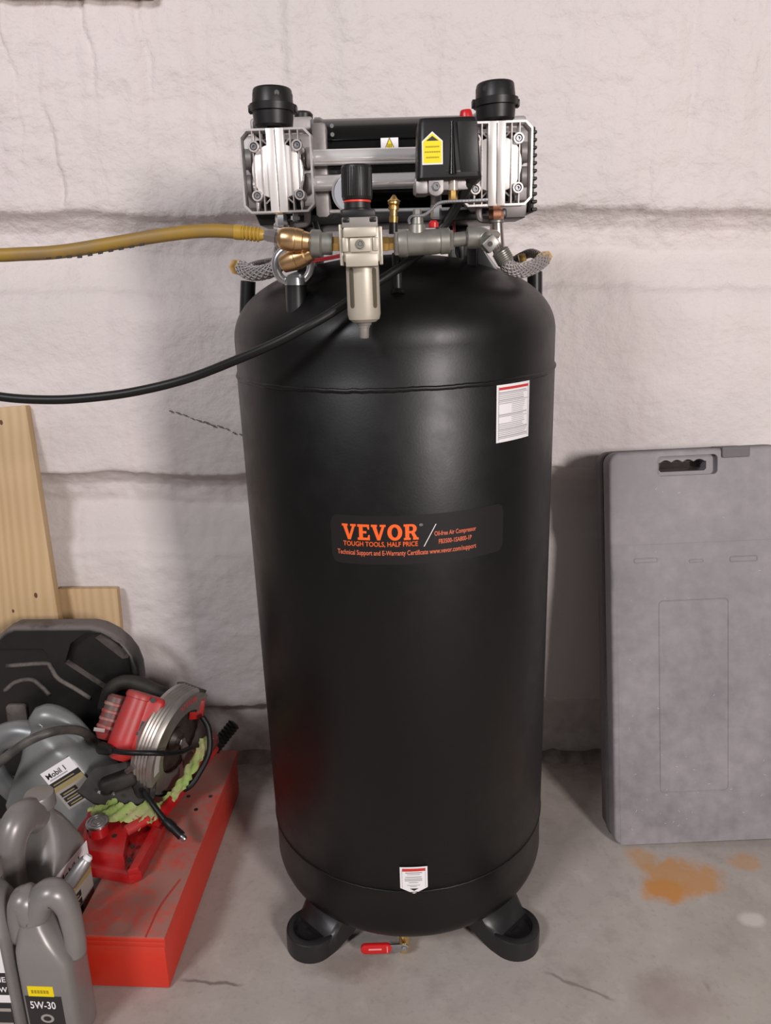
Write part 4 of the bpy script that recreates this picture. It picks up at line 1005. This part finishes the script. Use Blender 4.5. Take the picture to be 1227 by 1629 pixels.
# ================================================================== RED BOX
fr_ = atz(275, 1577, 0.0); fl_top = at(108, 1485, fr_.y); frt = at(262, 1492, fr_.y); BH = frt.z
bk = atz(379, 1193, BH)
axb = V((bk.x-frt.x, bk.y-frt.y, 0)); BL = axb.length; axb.normalize(); sdb = V((-axb.y, axb.x, 0))*-1   # sdb points right
BW = (fl_top-frt).length
o_ = V((frt.x, frt.y, 0))
KX = fr(o_, sdb, axb, V((0, 0, 1)))        # u right, v away, w up
rb = thing('metal_box', 'long red painted metal box on the floor with a dusty top', 'box', o_-sdb*(BW/2)+axb*(BL/2))
g = G(); g.box(KX, (-BW/2, BL/2, BH*.46+.001), (BW-.006, BL-.006, BH*.92), .004); g.build('box_body', M['red_box'], rb)
g = G(); g.box(KX, (-BW/2, BL/2, BH-.006), (BW, BL, .012), .003); g.box(KX, (-BW/2, BL/2, BH-.016), (BW-.002, BL-.002, .012), .002); g.build('lid', M['red_box'], rb)
g = G(); g.tube([KX @ V((-BW*.2, .0, BH-.0)), KX @ V((-BW*.18, .06, BH+.0002)), KX @ V((-BW*.08, .12, BH+.0002))], .0012, 6); g.build('scratch', mat('bright_red_scratch', (.5, .03, .02), .5), rb)
for (px, py) in ((300, 1267), (335, 1267), (312, 1288)):
    p = atz(px, py, BH); g = G(); g.axial(p+V((0, 0, -.002)), p+V((0, 0, .0006)), [(0, .0045), (1, .004)], 14); g.build('rivet', M['grime'], rb)

# ================================================================== BLACK MOULDED CASE (behind the saw)
kc0 = at(120, 997, 0.17); upk = V((0, .07, 1)).normalized(); nk = V((1, 0, 0)).cross(upk)
KC = fr(kc0, (1, 0, 0), upk)
def cuv(px, py):
    p = KC.inverted() @ atp(px, py, KC.translation, KC.to_3x3() @ V((0, 0, 1))); return (p.x, p.y)
vb = -kc0.z/upk.z
bc = thing('moulded_case', 'dusty black moulded plastic case with a grip slot behind the red saw', 'tool case', (kc0.x-.1, kc0.y-.08, 0))
out = [cuv(x, y) for x, y in ((222, 1110), (222, 1085), (219, 1062), (211, 1042), (198, 1025), (180, 1010), (160, 1000), (142, 996), (20, 997), (6, 1004), (-30, 1034))]
wl = out[-1][0]
outl = [(out[0][0]-.012, vb), (out[0][0]+.002, vb+.12)] + out + [(wl-.09, out[-1][1]-.05), (wl-.09, vb)]
g = G(); g.prism(KC, outl, -.05, 0.0, .011, 4); shell = g.build('case_shell', M['black_case'], bc, 40)
def ccut(pts, w0, w1, bev=0):
    g = G(); g.prism(KC, [cuv(x, y) for x, y in reversed(pts)], w0, w1); return g.build('cut', M['dark_recess'], None)
bpy.context.view_layer.update()
boolean(shell, [ccut([(146, 1020), (156, 1014), (201, 1040), (200, 1052), (190, 1054)], -.2, .1),
                ccut([(103, 1055), (112, 1024), (135, 1006), (160, 1007), (190, 1024), (206, 1045), (213, 1080), (185, 1104), (172, 1100)], -.018, .05),
                ccut([(-60, 1032), (68, 1032), (74, 1040), (100, 1062), (170, 1104), (190, 1140), (150, 1240), (-60, 1240)], -.014, .05)])
for pts in ([(5, 1064), (66, 1060), (76, 1066), (88, 1084), (115, 1100), (140, 1116)], [(2, 1104), (20, 1090), (45, 1086), (60, 1096), (74, 1110)]):
    g = G(); g.tube([KC @ V((*cuv(x, y), -.015)) for x, y in pts], .006, 8, 5, flat=.8); g.build('raised_ridge', M['case_dust'], bc, 180)
for (x0, y0, x1, y1) in ((14, 1124, 38, 1190), (58, 1133, 80, 1178), (106, 1174, 128, 1215)):
    a = cuv(x0, y1); b = cuv(x1, y0); g = G(); g.prism(KC, rrect(b[0]-a[0], b[1]-a[1], .008, 5, (a[0]+b[0])/2, (a[1]+b[1])/2), -.02, -.007, .003); g.build('raised_rib', M['case_dust'], bc, 40)
g = G(); c = cuv(86, 1043); g.axial(KC @ V((*c, -.018)), KC @ V((*c, -.006)), [(0, .017), (1, .016), (1, .0115), (.2, .011), (.2, 0)], 24); g.build('hinge_socket', M['black_case'], bc, 40)

# ================================================================== BENT RUBBER HOSE over the jugs
g = G()
g.tube([at(-60, 1262, -.05), at(0, 1212, -.045), at(40, 1182, -.038), at(80, 1165, -.022), at(115, 1161, .02), at(138, 1168, .05), at(150, 1186, .08), at(154, 1215, .10), at(156, 1250, .11)], .0085, 12, 8)
tag(g.build('rubber_hose', mat('dusty_hose', (.045, .042, .038), .5, col2=(.10, .09, .08), scale=30), None, 180), 'dusty dark rubber hose arching over the silver oil jugs', 'hose')

# ================================================================== TROLLEY JACK on the red box
jk = thing('floor_jack', 'small red trolley jack with a round steel saddle lying on the red box', 'jack', atz(185, 1350, BH))
ZJ = BH+.001
def flat(pts, z0, z1, name, m, parent, bev=.003):
    g = G(); P = [atz(x, y, z1) for x, y in pts]; g.prism(Matrix(), [(p.x, p.y) for p in reversed(P)], z0, z1, bev); return g.build(name, m, parent, 40)
flat([(133, 1378), (205, 1392), (224, 1384), (262, 1312), (240, 1296), (150, 1280), (122, 1318), (124, 1350)], ZJ, ZJ+.022, 'chassis', M['red_paint'], jk, .004)
flat([(140, 1352), (197, 1362), (206, 1310), (190, 1290), (150, 1288), (130, 1310)], ZJ+.018, ZJ+.045, 'lift_arm', M['red_paint'], jk, .006)
flat([(203, 1384), (220, 1380), (256, 1318), (243, 1312)], ZJ+.02, ZJ+.034, 'side_plate', M['red_paint'], jk, .003)
flat([(128, 1345), (138, 1348), (150, 1292), (140, 1288)], ZJ+.02, ZJ+.045, 'side_plate', M['red_paint'], jk, .003)
sd = atz(155, 1306, BH+.072)
g = G(); g.axial(V((sd.x, sd.y, ZJ+.03)), sd+V((0, 0, -.004)), [(0, .022), (.5, .017), (1, .015)], 24); g.build('saddle_post', M['red_paint'], jk)
g = G(); g.axial(sd+V((0, 0, -.006)), sd, [(0, .0185), (.2, .0205), (.8, .0205), (1, .0195), (1, .0165), (.75, .0160), (.75, .0135), (1, .013), (1, .0105), (.75, .010), (.75, .0075), (1, .007), (1, 0)], 36); g.build('saddle', M['steel'], jk)
for (x, y, r) in ((182, 1330, .0045), (211, 1346, .0035), (205, 1367, .0035)):
    zz = ZJ+.045 if x < 190 else ZJ+.034
    p = atz(x, y, zz); g = G(); g.axial(p+V((0, 0, -.003)), p+V((0, 0, .0006)), [(0, r), (1, r)], 16); g.build('bolt_hole', M['dark_ink'], jk)
g = G(); g.cyl(atz(200, 1322, ZJ+.045), atz(236, 1302, ZJ+.045), .010, 18, .002); g.build('hydraulic_ram', M['red_dusty'], jk)
for (x, y) in ((212, 1388), (128, 1330), (250, 1300)):
    p = atz(x, y, BH+.012); g = G(); g.cyl(p+V((-.006, 0, 0)), p+V((.006, .002, 0)), .011, 18, .002); g.build('wheel', M['grime'], jk)
h0 = atz(243, 1312, ZJ+.034); h1 = at(345, 1186, 0.17); h2 = at(374, 1150, 0.205)
g = G(); g.tube([h0, h0.lerp(h1, .5), h1], [.012, .011, .010], 16, 6); g.build('handle_tube', M['red_paint'], jk)
d = (h2-h1).normalized(); g = G(); pr = []
for k in range(9): pr += [(k/9, .0125), (k/9+.055, .0145)]
pr += [(.96, .013), (1, .008)]
g.axial(h1-d*.012, h2, [(0, .0115)]+[(max(.02, t), r) for t, r in pr], 18); g.build('handle_grip', M['rubber'], jk)
g = G(); q = at(337, 1176, .15); g.axial(q+V((-.006, .004, 0)), q+V((.006, -.004, 0)), [(0, .008), (1, .008)], 12); g.build('handle_bolt', M['steel'], jk)
flat([(322, 1182), (336, 1190), (348, 1172), (340, 1160)], BH+.09, BH+.105, 'handle_yoke', mat('dark_red_plate', (.12, .012, .012), .4), jk, .002)

# ================================================================== CIRCULAR SAW resting on the jack
saw = thing('circular_saw', 'red corded circular saw with a silver blade guard lying on the jack', 'circular saw', atz(215, 1250, BH+.03))
YS1 = 0.07
# guard: band around a disc whose face looks to the right of the camera
gc_ = at(290, 1180, 0.075)
e1 = (at(306, 1098, .10)-at(262, 1262, .045)).normalized()          # along the long axis of the oval
vd = (CAM-gc_).normalized()
side_ = vd.cross(e1).normalized()
nrm = (vd*0.47 - side_*-0.0 + side_*0.88).normalized() if (vd*0.47+side_*0.88).x > 0 else (vd*0.47-side_*0.88).normalized()
nrm = (nrm-e1*nrm.dot(e1)).normalized()
e2 = nrm.cross(e1).normalized()
if e2.x > 0: e2 = -e2
RG = 0.5*(at(306, 1098, .10)-at(262, 1262, .045)).length*1.02
def gp(a, r, w): return gc_ + (e1*math.cos(a)+e2*math.sin(a))*r + nrm*w
def band(a0, a1, prof, name, m, n=36):
    secs = [[gp(a0+(a1-a0)*k/n, r, w) for r, w in prof] for k in range(n+1)]
    g = G(); g.loft(secs); return g.build(name, m, saw, 40)
ri = RG*.62
ribs = [(ri, .004), (RG-.003, .006), (RG, .002)]
for k in range(5): ribs += [(RG+.0016, -.003-k*.0068), (RG-.0008, -.0065-k*.0068)]
ribs += [(RG-.002, -.040), (ri, -.039), (ri, -.034), (RG-.006, -.034), (RG-.006, 0), (ri, -.001)]
band(-.05, 2.25, ribs, 'upper_guard', M['guard'])
band(2.2, 3.5, [(ri*.95, -.002), (RG*.96, .0), (RG*.96, -.034), (RG*.92, -.034), (RG*.92, -.005), (ri*.95, -.006)], 'lower_guard', M['guard'])
band(-.42, -.02, [(ri*.9, .001), (RG*.99, .001), (RG*.99, -.045), (RG*.95, -.045), (RG*.95, -.004), (ri*.9, -.004)], 'guard_tip', M['brown_steel'], 12)
g = G(); n_ = 60; ring = []
for k in range(n_):
    a = 2*PI*k/n_; ring.append((RG*.86 if k % 2 else RG*.83, a))
g.loft([[gp(a, r, -.021) for r, a in ring], [gp(a, r, -.0225) for r, a in ring]]); g.build('blade', M['brown_steel'], saw, 40)
g = G(); g.axial(gp(0, 0, -.026), gp(0, 0, -.006), [(0, .024), (.6, .024), (1, .017)], 24); g.build('arbor_flange', M['brown_steel'], saw)
g = G(); g.hexa(gp(0, 0, -.008), gp(0, 0, .002), .010); g.build('arbor_bolt', M['steel'], saw)
# tapered arm of the retracting guard
g = G(); g.loft([[gp(4.1, .012, -.004), gp(4.1, .012, -.008), gp(4.5, .02, -.008), gp(4.5, .02, -.004)], [gp(3.75, RG*.8, -.004), gp(3.75, RG*.8, -.008), gp(4.15, RG*.8, -.008), gp(4.15, RG*.8, -.004)]]); g.build('guard_arm', M['guard'], saw)
band(5.75, 6.28, [(ri*.98, .002), (RG*.93, .003), (RG*.93, -.003), (ri*.98, -.003)], 'guard_lip', M['guard'], 12)
# red maker's mark on the guard face: short upright strokes
g = G()
for k in range(7):
    a = .02+.085*k; g.tube([gp(a, RG*.80, .0056), gp(a+.02, RG*.89, .0062)], .0011, 6, 1)
    if k % 2: g.tube([gp(a, RG*.80, .0056), gp(a+.08, RG*.81, .0056)], .0009, 6, 1)
g.build('maker_mark', mat('red_mark', (.5, .04, .05), .5), saw)
g = G(); secs = [[gp(1.45+.6*k/8, r, w) for r, w in ((RG*.76, .006), (RG*.9, .0068), (RG*.9, .0060), (RG*.76, .005))] for k in range(9)]; g.loft(secs); g.build('scale_label', mat('worn_label', (.5, .47, .44), .5), saw)
# motor housing
ma, mb = at(228, 1102, .06), at(188, 1208, -.005)
mr = 25*ps(210, 1155, .03); dm = (mb-ma).normalized()
g = G(); g.axial(ma, mb, [(0, mr*.80), (.015, mr*.94), (.05, mr), (.09, mr), (.10, mr*.93), (.30, mr*.96), (.70, mr*1.0), (.84, mr*.98), (.93, mr*.80), (1, mr*.52)], 36); mh = g.build('motor_housing', M['red_dusty'], saw, 30)
sdv = (at(262, 1120, .055)-at(232, 1110, .055)); sdv = (sdv-dm*sdv.dot(dm)).normalized(); fwv = dm.cross(sdv).normalized()
if fwv.y > 0: fwv = -fwv
KM = fr(ma.lerp(mb, .45)+sdv*mr*.72, sdv, -dm)
L_ = (mb-ma).length
g = G(); g.box(KM, (mr*.25, .004, .0), (mr*1.3, L_*.84, mr*1.6), .010, 3); g.build('gear_housing', M['red_dusty'], saw, 40)
g = G(); kz = 1 if (KM.to_3x3() @ V((0, 0, 1))).y < 0 else -1
g.box(KM, (.0, .0, kz*mr*.80), (.006, .019, .001)); g.box(KM, (-.004, -.014, kz*mr*.80), (.005, .006, .001)); g.build('housing_slot', M['dark_ink'], saw)
g = G(); c = KM @ V((mr*.1, L_*.40, kz*mr*.78)); g.axial(c, c+(KM.to_3x3() @ V((0, 0, kz)))*.004, [(0, .005), (1, .005)], 14); g.build('screw_recess', M['dark_ink'], saw)
# vented rear cover
vc0, vc1 = at(190, 1106, .075), at(166, 1176, .03)
g = G(); g.axial(vc0, vc1, [(0, mr*.5), (.06, mr*.66), (.5, mr*.72), (.9, mr*.66), (1, mr*.45)], 24); vc = g.build('rear_cover', mat('dark_dusty_red', (.22, .02, .02), .5, col2=(.10, .07, .06), scale=30), saw)
dv_ = (vc1-vc0)
for k in range(4):
    c = vc0+dv_*(.22+.17*k); dn = dv_.normalized(); g = G(); g.axial(c-dn*.0035, c+dn*.0035, [(0, mr*.70), (.2, mr*.755), (.8, mr*.755), (1, mr*.70)], 24); g.build('vent_rib', mat('vent_rib_red', (.30, .03, .03), .5, col2=(.3, .2, .17), scale=40) if k == 0 else bpy.data.materials['vent_rib_red'], saw)
g = G(); c = at(158, 1161, .012); g.box(fr(c, (1, .1, -.25), (.2, .3, 1)), (0, 0, 0), (.020, .007, .002), .0005); g.build('rating_sticker', mat('pale_sticker', (.36, .30, .28), .5), saw)
# black rear handle bar and shoe
g = G(); g.tube([at(165, 1128, .12), at(176, 1098, .13), at(196, 1086, .135), at(222, 1088, .135), at(250, 1100, .13), at(272, 1106, .12)], [.013, .015, .0155, .015, .0145, .013], 14, 8); g.build('rear_handle', M['grime'], saw, 180)
shoe = [at(124, 1262, -.03), at(150, 1226, .0), at(212, 1212, .02), at(250, 1238, .01), at(246, 1272, -.015), at(214, 1290, -.035), at(150, 1280, -.04)]
g = G(); up_ = V((0.1, -.35, 1)).normalized()*.006; g.loft([shoe, [p+up_ for p in shoe]]); g.build('shoe_plate', M['grime'], saw, 40)
for (x, y) in ((158, 1262), (181, 1264)):
    p = at(x, y, -.045)+V((0, 0, .002)); g = G(); g.axial(p, p+up_*.3, [(0, .0035), (1, .0025)], 12); g.build('shoe_screw', M['steel'], saw)
g = G(); g.box(fr(at(190, 1240, -.005), (1, .3, .2), (-.2, .2, 1)), (0, 0, 0), (.07, .03, .05), .010, 3); g.box(fr(at(226, 1250, -.0), (1, .3, .4), (-.2, .2, 1)), (0, 0, 0), (.03, .05, .04), .008, 3); g.build('bevel_bracket', M['grime'], saw, 40)
g = G(); g.prism(fr(at(208, 1222, -.045), (.8, 0, .6), (-.6, 0, .8)), rrect(.022, .009, .002), 0, .004, .0006); g.build('bevel_lever', M['steel'], saw)
g = G(); g.tube([at(322, 1140, .10), at(332, 1160, .09), at(333, 1195, .07), at(318, 1228, .05), at(300, 1252, .035), at(270, 1262, .03), at(235, 1262, .02)], .0058, 10, 8); g.build('cord_loop', M['rubber'], saw, 180)
# cord with strain relief and plug
g = G(); g.tube([at(168, 1192, -.01), at(200, 1197, -.045), at(240, 1198, -.045), at(280, 1198, -.01), at(304, 1190, .04)], .0050, 10, 8); g.build('power_cord', M['rubber'], saw, 180)
g = G(); g.axial(at(178, 1194, -.03), at(162, 1190, -.005), [(0, .006), (.3, .010), (1, .012)], 16); g.build('strain_relief', M['rubber'], saw)
g = G(); g.tube([at(228, 1258, -.03), at(245, 1282, -.055), at(262, 1304, -.07), at(272, 1316, -.08)], .0052, 10, 6); g.build('power_cord', M['rubber'], saw, 180)
g = G(); a, b = at(262, 1304, -.07), at(289, 1330, -.09); g.axial(a, b, [(0, .006), (.2, .0085), (.5, .0085), (.55, .0075), (1, .008)], 14); g.build('cord_plug', M['rubber'], saw)
g = G(); d = (b-a).normalized(); g.axial(b-d*.002, b+d*.010, [(0, .0055), (.8, .0055), (1, .004)], 12); g.build('plug_tip', M['steel'], saw)
g = G(); g.box(fr(at(300, 1118, .13), (1, .2, 0), (.2, 0, 1)), (.018, -.012, 0), (.03, .045, .03), .006); g.build('front_bracket', M['red_dusty'], saw)

# ================================================================== GREEN RAG under the saw
def ribbon(center, width, name, m, parent, jag=.0035, th=.0015):
    path = catmull(center, 8); n = len(path); g = G(); top = []; 
    vs_ = []; fs = []; mm = 7
    for i, p in enumerate(path):
        t = (path[min(i+1, n-1)]-path[max(i-1, 0)]).normalized(); sd_ = t.cross(V((0, -.45, 1)).normalized()).normalized()
        wl_, wr_ = width*.5+random.uniform(-jag, jag), width*.5+random.uniform(-jag, jag)
        for j in range(mm):
            u = j/(mm-1); off = -wl_+(wl_+wr_)*u
            vs_.append(p+sd_*off+V((0, 0, 1))*(random.uniform(-1, 1)*.0012+.003*math.sin(i*.9+j*1.3)))
    k0 = len(vs_)
    vs_ += [v-V((0, 0, th)) for v in vs_]
    for i in range(n-1):
        for j in range(mm-1):
            a = i*mm+j; fs.append((a, a+1, a+mm+1, a+mm)); fs.append((k0+a, k0+a+mm, k0+a+mm+1, k0+a+1))
    for i in range(n-1):
        a = i*mm; fs.append((a, a+mm, k0+a+mm, k0+a)); a = i*mm+mm-1; fs.append((a+mm, a, k0+a, k0+a+mm))
    g.add(vs_, fs); return g.build(name, m, parent, 60)
rag = thing('green_rag', 'crumpled pale green rag squashed under the circular saw', 'rag', atz(210, 1292, BH+.05))
ribbon([at(150, 1276, -.03), at(168, 1284, -.045), at(185, 1291, -.055), at(210, 1292, -.055), at(238, 1292, -.045), at(256, 1294, -.035)], .036, 'cloth', M['green'], rag)
ribbon([at(250, 1292, -.015), at(268, 1272, .0), at(288, 1248, .03), at(306, 1220, .055), at(322, 1192, .08), at(330, 1172, .10)], .022, 'cloth_edge', M['green'], rag, .003)
ribbon([at(204, 1294, -.055), at(216, 1304, -.065), at(219, 1320, -.075)], .010, 'torn_strip', mat('tan_cloth', (.34, .24, .13), .8), rag, .002)

# ================================================================== OIL JUGS
def make_jug(pos, adir, label, body_m, lab, up=None, bdir=None, cap=True, sa=1.0, sb=1.0, sz=1.0, name='oil_jug'):
    "a: handle side, b: broad label side, up: height"
    a = V((adir[0], adir[1], 0)).normalized(); b = V((-a.y, a.x, 0)); o = V(pos)
    if b.dot(V((CAM.x, CAM.y, 0))-V((o.x, o.y, 0))) < 0: b = -b
    if up is None: up = V((0, 0, 1))
    else:
        up = V(up).normalized(); b = V(bdir); b = (b-up*b.dot(up)).normalized(); a2 = up.cross(b); a = a2 if a2.dot(a) > 0 else -a2
    J = Matrix((a, b, up)).transposed().to_4x4(); J.translation = o; J = J @ Matrix.Diagonal((sa, sb, sz, 1))
    t = thing(name, label, 'oil jug', o, 'silver oil jugs beside the red box')
    LA, LB = .19, .118
    def sect(z, u0, u1, lb, r):
        n = 6; return [J @ V((u, v, z)) for u, v in rrect(u1-u0, lb, min(r, lb*.48, (u1-u0)*.48), n, (u0+u1)/2, 0)]
    g = G(); secs = [sect(0.001, -.090, .090, .105, .02), sect(.006, -.095, .095, .117, .024), sect(.02, -.096, .096, .118, .026), sect(.10, -.096, .096, .118, .026), sect(.165, -.096, .096, .118, .028),
                     sect(.180, -.0955, .090, .118, .028), sect(.200, -.094, .066, .117, .030), sect(.217, -.090, .045, .106, .036), sect(.235, -.084, .022, .088, .036), sect(.252, -.074, .006, .070, .032), sect(.264, -.062, -.008, .052, .025), sect(.272, -.055, -.017, .038, .018)]
    g.loft(secs); g.build('jug_body', body_m, t, 50)
    hpts = ([] if cap else [(-.095, .20), (-.085, .245), (-.06, .275)])+[(-.036, .246), (.0, .276),  (.034, .288), (.062, .283), (.083, .262), (.091, .23), (.092, .20), (.086, .168)]
    g = G(); g.tube([J @ V((u, 0, z)) for u, z in hpts], [r_*(.82 if sa < .6 else 1) for r_ in (.018, .024, .0255, .024, .021, .0175, .0165, .018)], 18, 7, flat=1.15); g.build('jug_handle', body_m, t, 180)
    c0 = J @ V((-.036, 0, .270)); g = G()
    if cap: g.axial(c0, c0+up*.012, [(0, .0195), (1, .0195)], 28); g.build('jug_neck', body_m, t)
    g = G(); pr = [(0, .0235), (.05, .0245), (.85, .0240), (.97, .0225), (1, .019), (1, 0)]; 
    if cap: g.axial(c0+up*.008, c0+up*.033, pr, 32); g.build('jug_cap', body_m, t)
    # labels on the broad side: (u from cap end, z)
    def lbl(pieces, w, m, nm):
        g = G()
        for poly in pieces: g.prism(J @ Matrix.Translation((0, LB/2, 0)) @ Matrix(((1, 0, 0, 0), (0, 0, 1, 0), (0, 1, 0, 0), (0, 0, 0, 1))), poly, -.0005, w)
        return g.build(nm, m, t, 40)
    lab(J, LB, t, lbl, a, b)
    return t
def rc(u0, z0, u1, z1): return [(u0, z0), (u1, z0), (u1, z1), (u0, z1)]
def side_text(txt, J, LB, t, ucen, z, h, width, m, flip):
    v, f, _ = text_geo(txt, .015); g = G()
    g.add([J @ V((ucen+(x-.5)*width*flip, LB/2+.0016, z+y*h)) for x, y in v], f); return g.build('label_lettering', m, t, 180)
def big_label(u0, u1, z0, z1):
    def fn(J, LB, t, lbl, a, b):
        fl = 1 if (V((0, 0, 1)).cross(b)).dot(a) > 0 else -1      # +1 when the print reads towards the handle
        W_, H_ = u1-u0, z1-z0
        def q(x0, y0, x1, y1):                                    # fractions, x in reading direction
            a0, a1 = (u0+W_*x0, u0+W_*x1) if fl > 0 else (u1-W_*x1, u1-W_*x0)
            return rc(a0, z0+H_*y0, a1, z0+H_*y1)
        lbl([q(0, 0, 1, 1)], .0008, M['white'], 'label')
        lbl([q(0, 0, 1, .60)], .0010, M['label_grey'], 'label_field')
        lbl([q(0, .58, 1, .70)], .0012, M['dark_ink'], 'label_band')
        lbl([q(.0, .47, 1, .57)], .0013, M['label_gold'], 'label_band')
        for k in range(3): lbl([q(.08, .31-.13*k, .62, .41-.13*k)], .0013, M['dark_ink'], 'label_badge')
        for k in range(3): lbl([q(.16, .34-.13*k, .54, .365-.13*k)], .0015, M['label_gold'], 'label_badge_print')
        lbl([q(.10, .62, .8, .645)], .0014, M['label_gold'], 'label_print')
        cx = u0+W_*.40 if fl > 0 else u1-W_*.40
        side_text('Mobil 1', J, LB, t, cx, z0+H_*.80, H_*.17, W_*.62, M['dark_ink'], fl)
        lbl([q(.1, .74, .7, .765)], .0011, M['ink'], 'label_print')
    return fn
# leaning jug behind, label towards the room
ub = V((-.53, .06, .85)).normalized(); ab = V((-.85, 0, -.53)); lc = at(112, 1252, .0)
make_jug(lc-ub*.155+ab*.052+V((-.006, .059, 0)), (-.85, 0), 'silver oil jug leaning over, with a white and gold label, next to the moulded case', M['jug_back'], big_label(-.088, -.020, .110, .200), up=ub, bdir=(0.05, -1, .05), cap=False)
am = V((-.22, -.975, 0)).normalized(); pm = atz(62, 1264, .300)+am*.036*.62
make_jug((pm.x, pm.y, 0), am, 'silver oil jug with a dusty round cap between two other oil jugs', M['jug'], big_label(-.080, .060, .075, .195), sa=.62, sb=.92)
def front_label(J, LB, t, lbl, a, b):
    k = .42                                                       # the jug is narrow: undo the squeeze on the lettering
    def q(u0, z0, u1, z1): return rc(u0/k, z0, u1/k, z1)
    lbl([q(-.031, .015, .023, .118)], .0010, M['dark_ink'], 'grade_label')
    lbl([q(-.025, .118, .013, .138)], .0012, M['yellow'], 'yellow_sticker')
    for n in range(6): lbl([q(-.020+n*.0045, .124, -.0165+n*.0045, .131)], .0014, mat('ochre_print', (.4, .28, .0), .6) if n == 0 and not bpy.data.materials.get('ochre_print') else bpy.data.materials['ochre_print'], 'sticker_print')
    side_text('5W-30', J, LB, t, -.006/k, .093, .021, .038/k, M['white'], 1)
    lbl([[(-.003/k+.010/k*math.cos(x), .072+.009*math.sin(x)) for x in [2*PI*n/24 for n in range(24)]]], .0014, M['label_grey'], 'label_seal')
    lbl([[(-.003/k+.006/k*math.cos(x), .072+.005*math.sin(x)) for x in [2*PI*n/24 for n in range(24)]]], .0016, M['dark_ink'], 'label_seal_centre')
af = V((1, -.05, 0)).normalized(); pf = atz(73, 1577, .118)+V((0, .033, 0))
make_jug((pf.x, pf.y, 0), af, 'silver oil jug with a black 5W-30 label in front of the red box', M['jug'], front_label, cap=False, sa=.42, sb=.56, sz=.92)
def engine_label(J, LB, t, lbl, a, b):
    k = .62
    def q(u0, z0, u1, z1): return rc(u0/k, z0, u1/k, z1)
    lbl([q(-.050, .02, .046, .205)], .0008, M['white'], 'label')
    lbl([q(-.050, .02, .046, .085)], .0011, M['dark_ink'], 'label_field'); lbl([q(-.050, .100, .046, .142)], .0011, M['dark_ink'], 'label_band')
    side_text('ENGINE', J, LB, t, -.027/k, .125, .014, .044/k, M['white'], -1); side_text('NEW', J, LB, t, -.036/k, .106, .014, .026/k, M['white'], -1)
    for z in (.068, .040): lbl([q(-.048, z, .0, z+.006)], .0013, M['label_grey'], 'label_band')
pe = atz(26, 1545, .145)+V((-.066, .042, 0))
make_jug((pe.x, pe.y, 0), (-1, .03), 'silver oil jug with a white label over a black band, left of the 5W-30 jug', M['jug'], engine_label, sa=.62, sb=.68)

# ================================================================== short bar with a rubber grip, standing between jugs and red box
jb = thing('steel_bar', 'short steel bar with a pale tip propped between oil jug and red box', 'bar', atz(92, 1465, .02))
q0, q1, q2 = at(82, 1470, -.270), at(112, 1404, -.240), at(138, 1367, -.222)
g = G(); g.tube([q0, q1], .0085, 12, 2); g.build('shaft', mat('dark_steel', (.12, .11, .11), .4, .8), jb)
g = G(); g.axial(q1-(q2-q1)*.12, q2, [(0, .010), (.05, .0115), (.85, .011), (1, .009)], 14); g.build('socket', mat('grey_steel', (.30, .29, .29), .4, .7), jb)
g = G(); d = (q2-q1).normalized(); g.axial(q2-d*.001, q2+d*.007, [(0, .007), (.7, .007), (1, .005)], 14); g.build('tip', M['white'], jb)
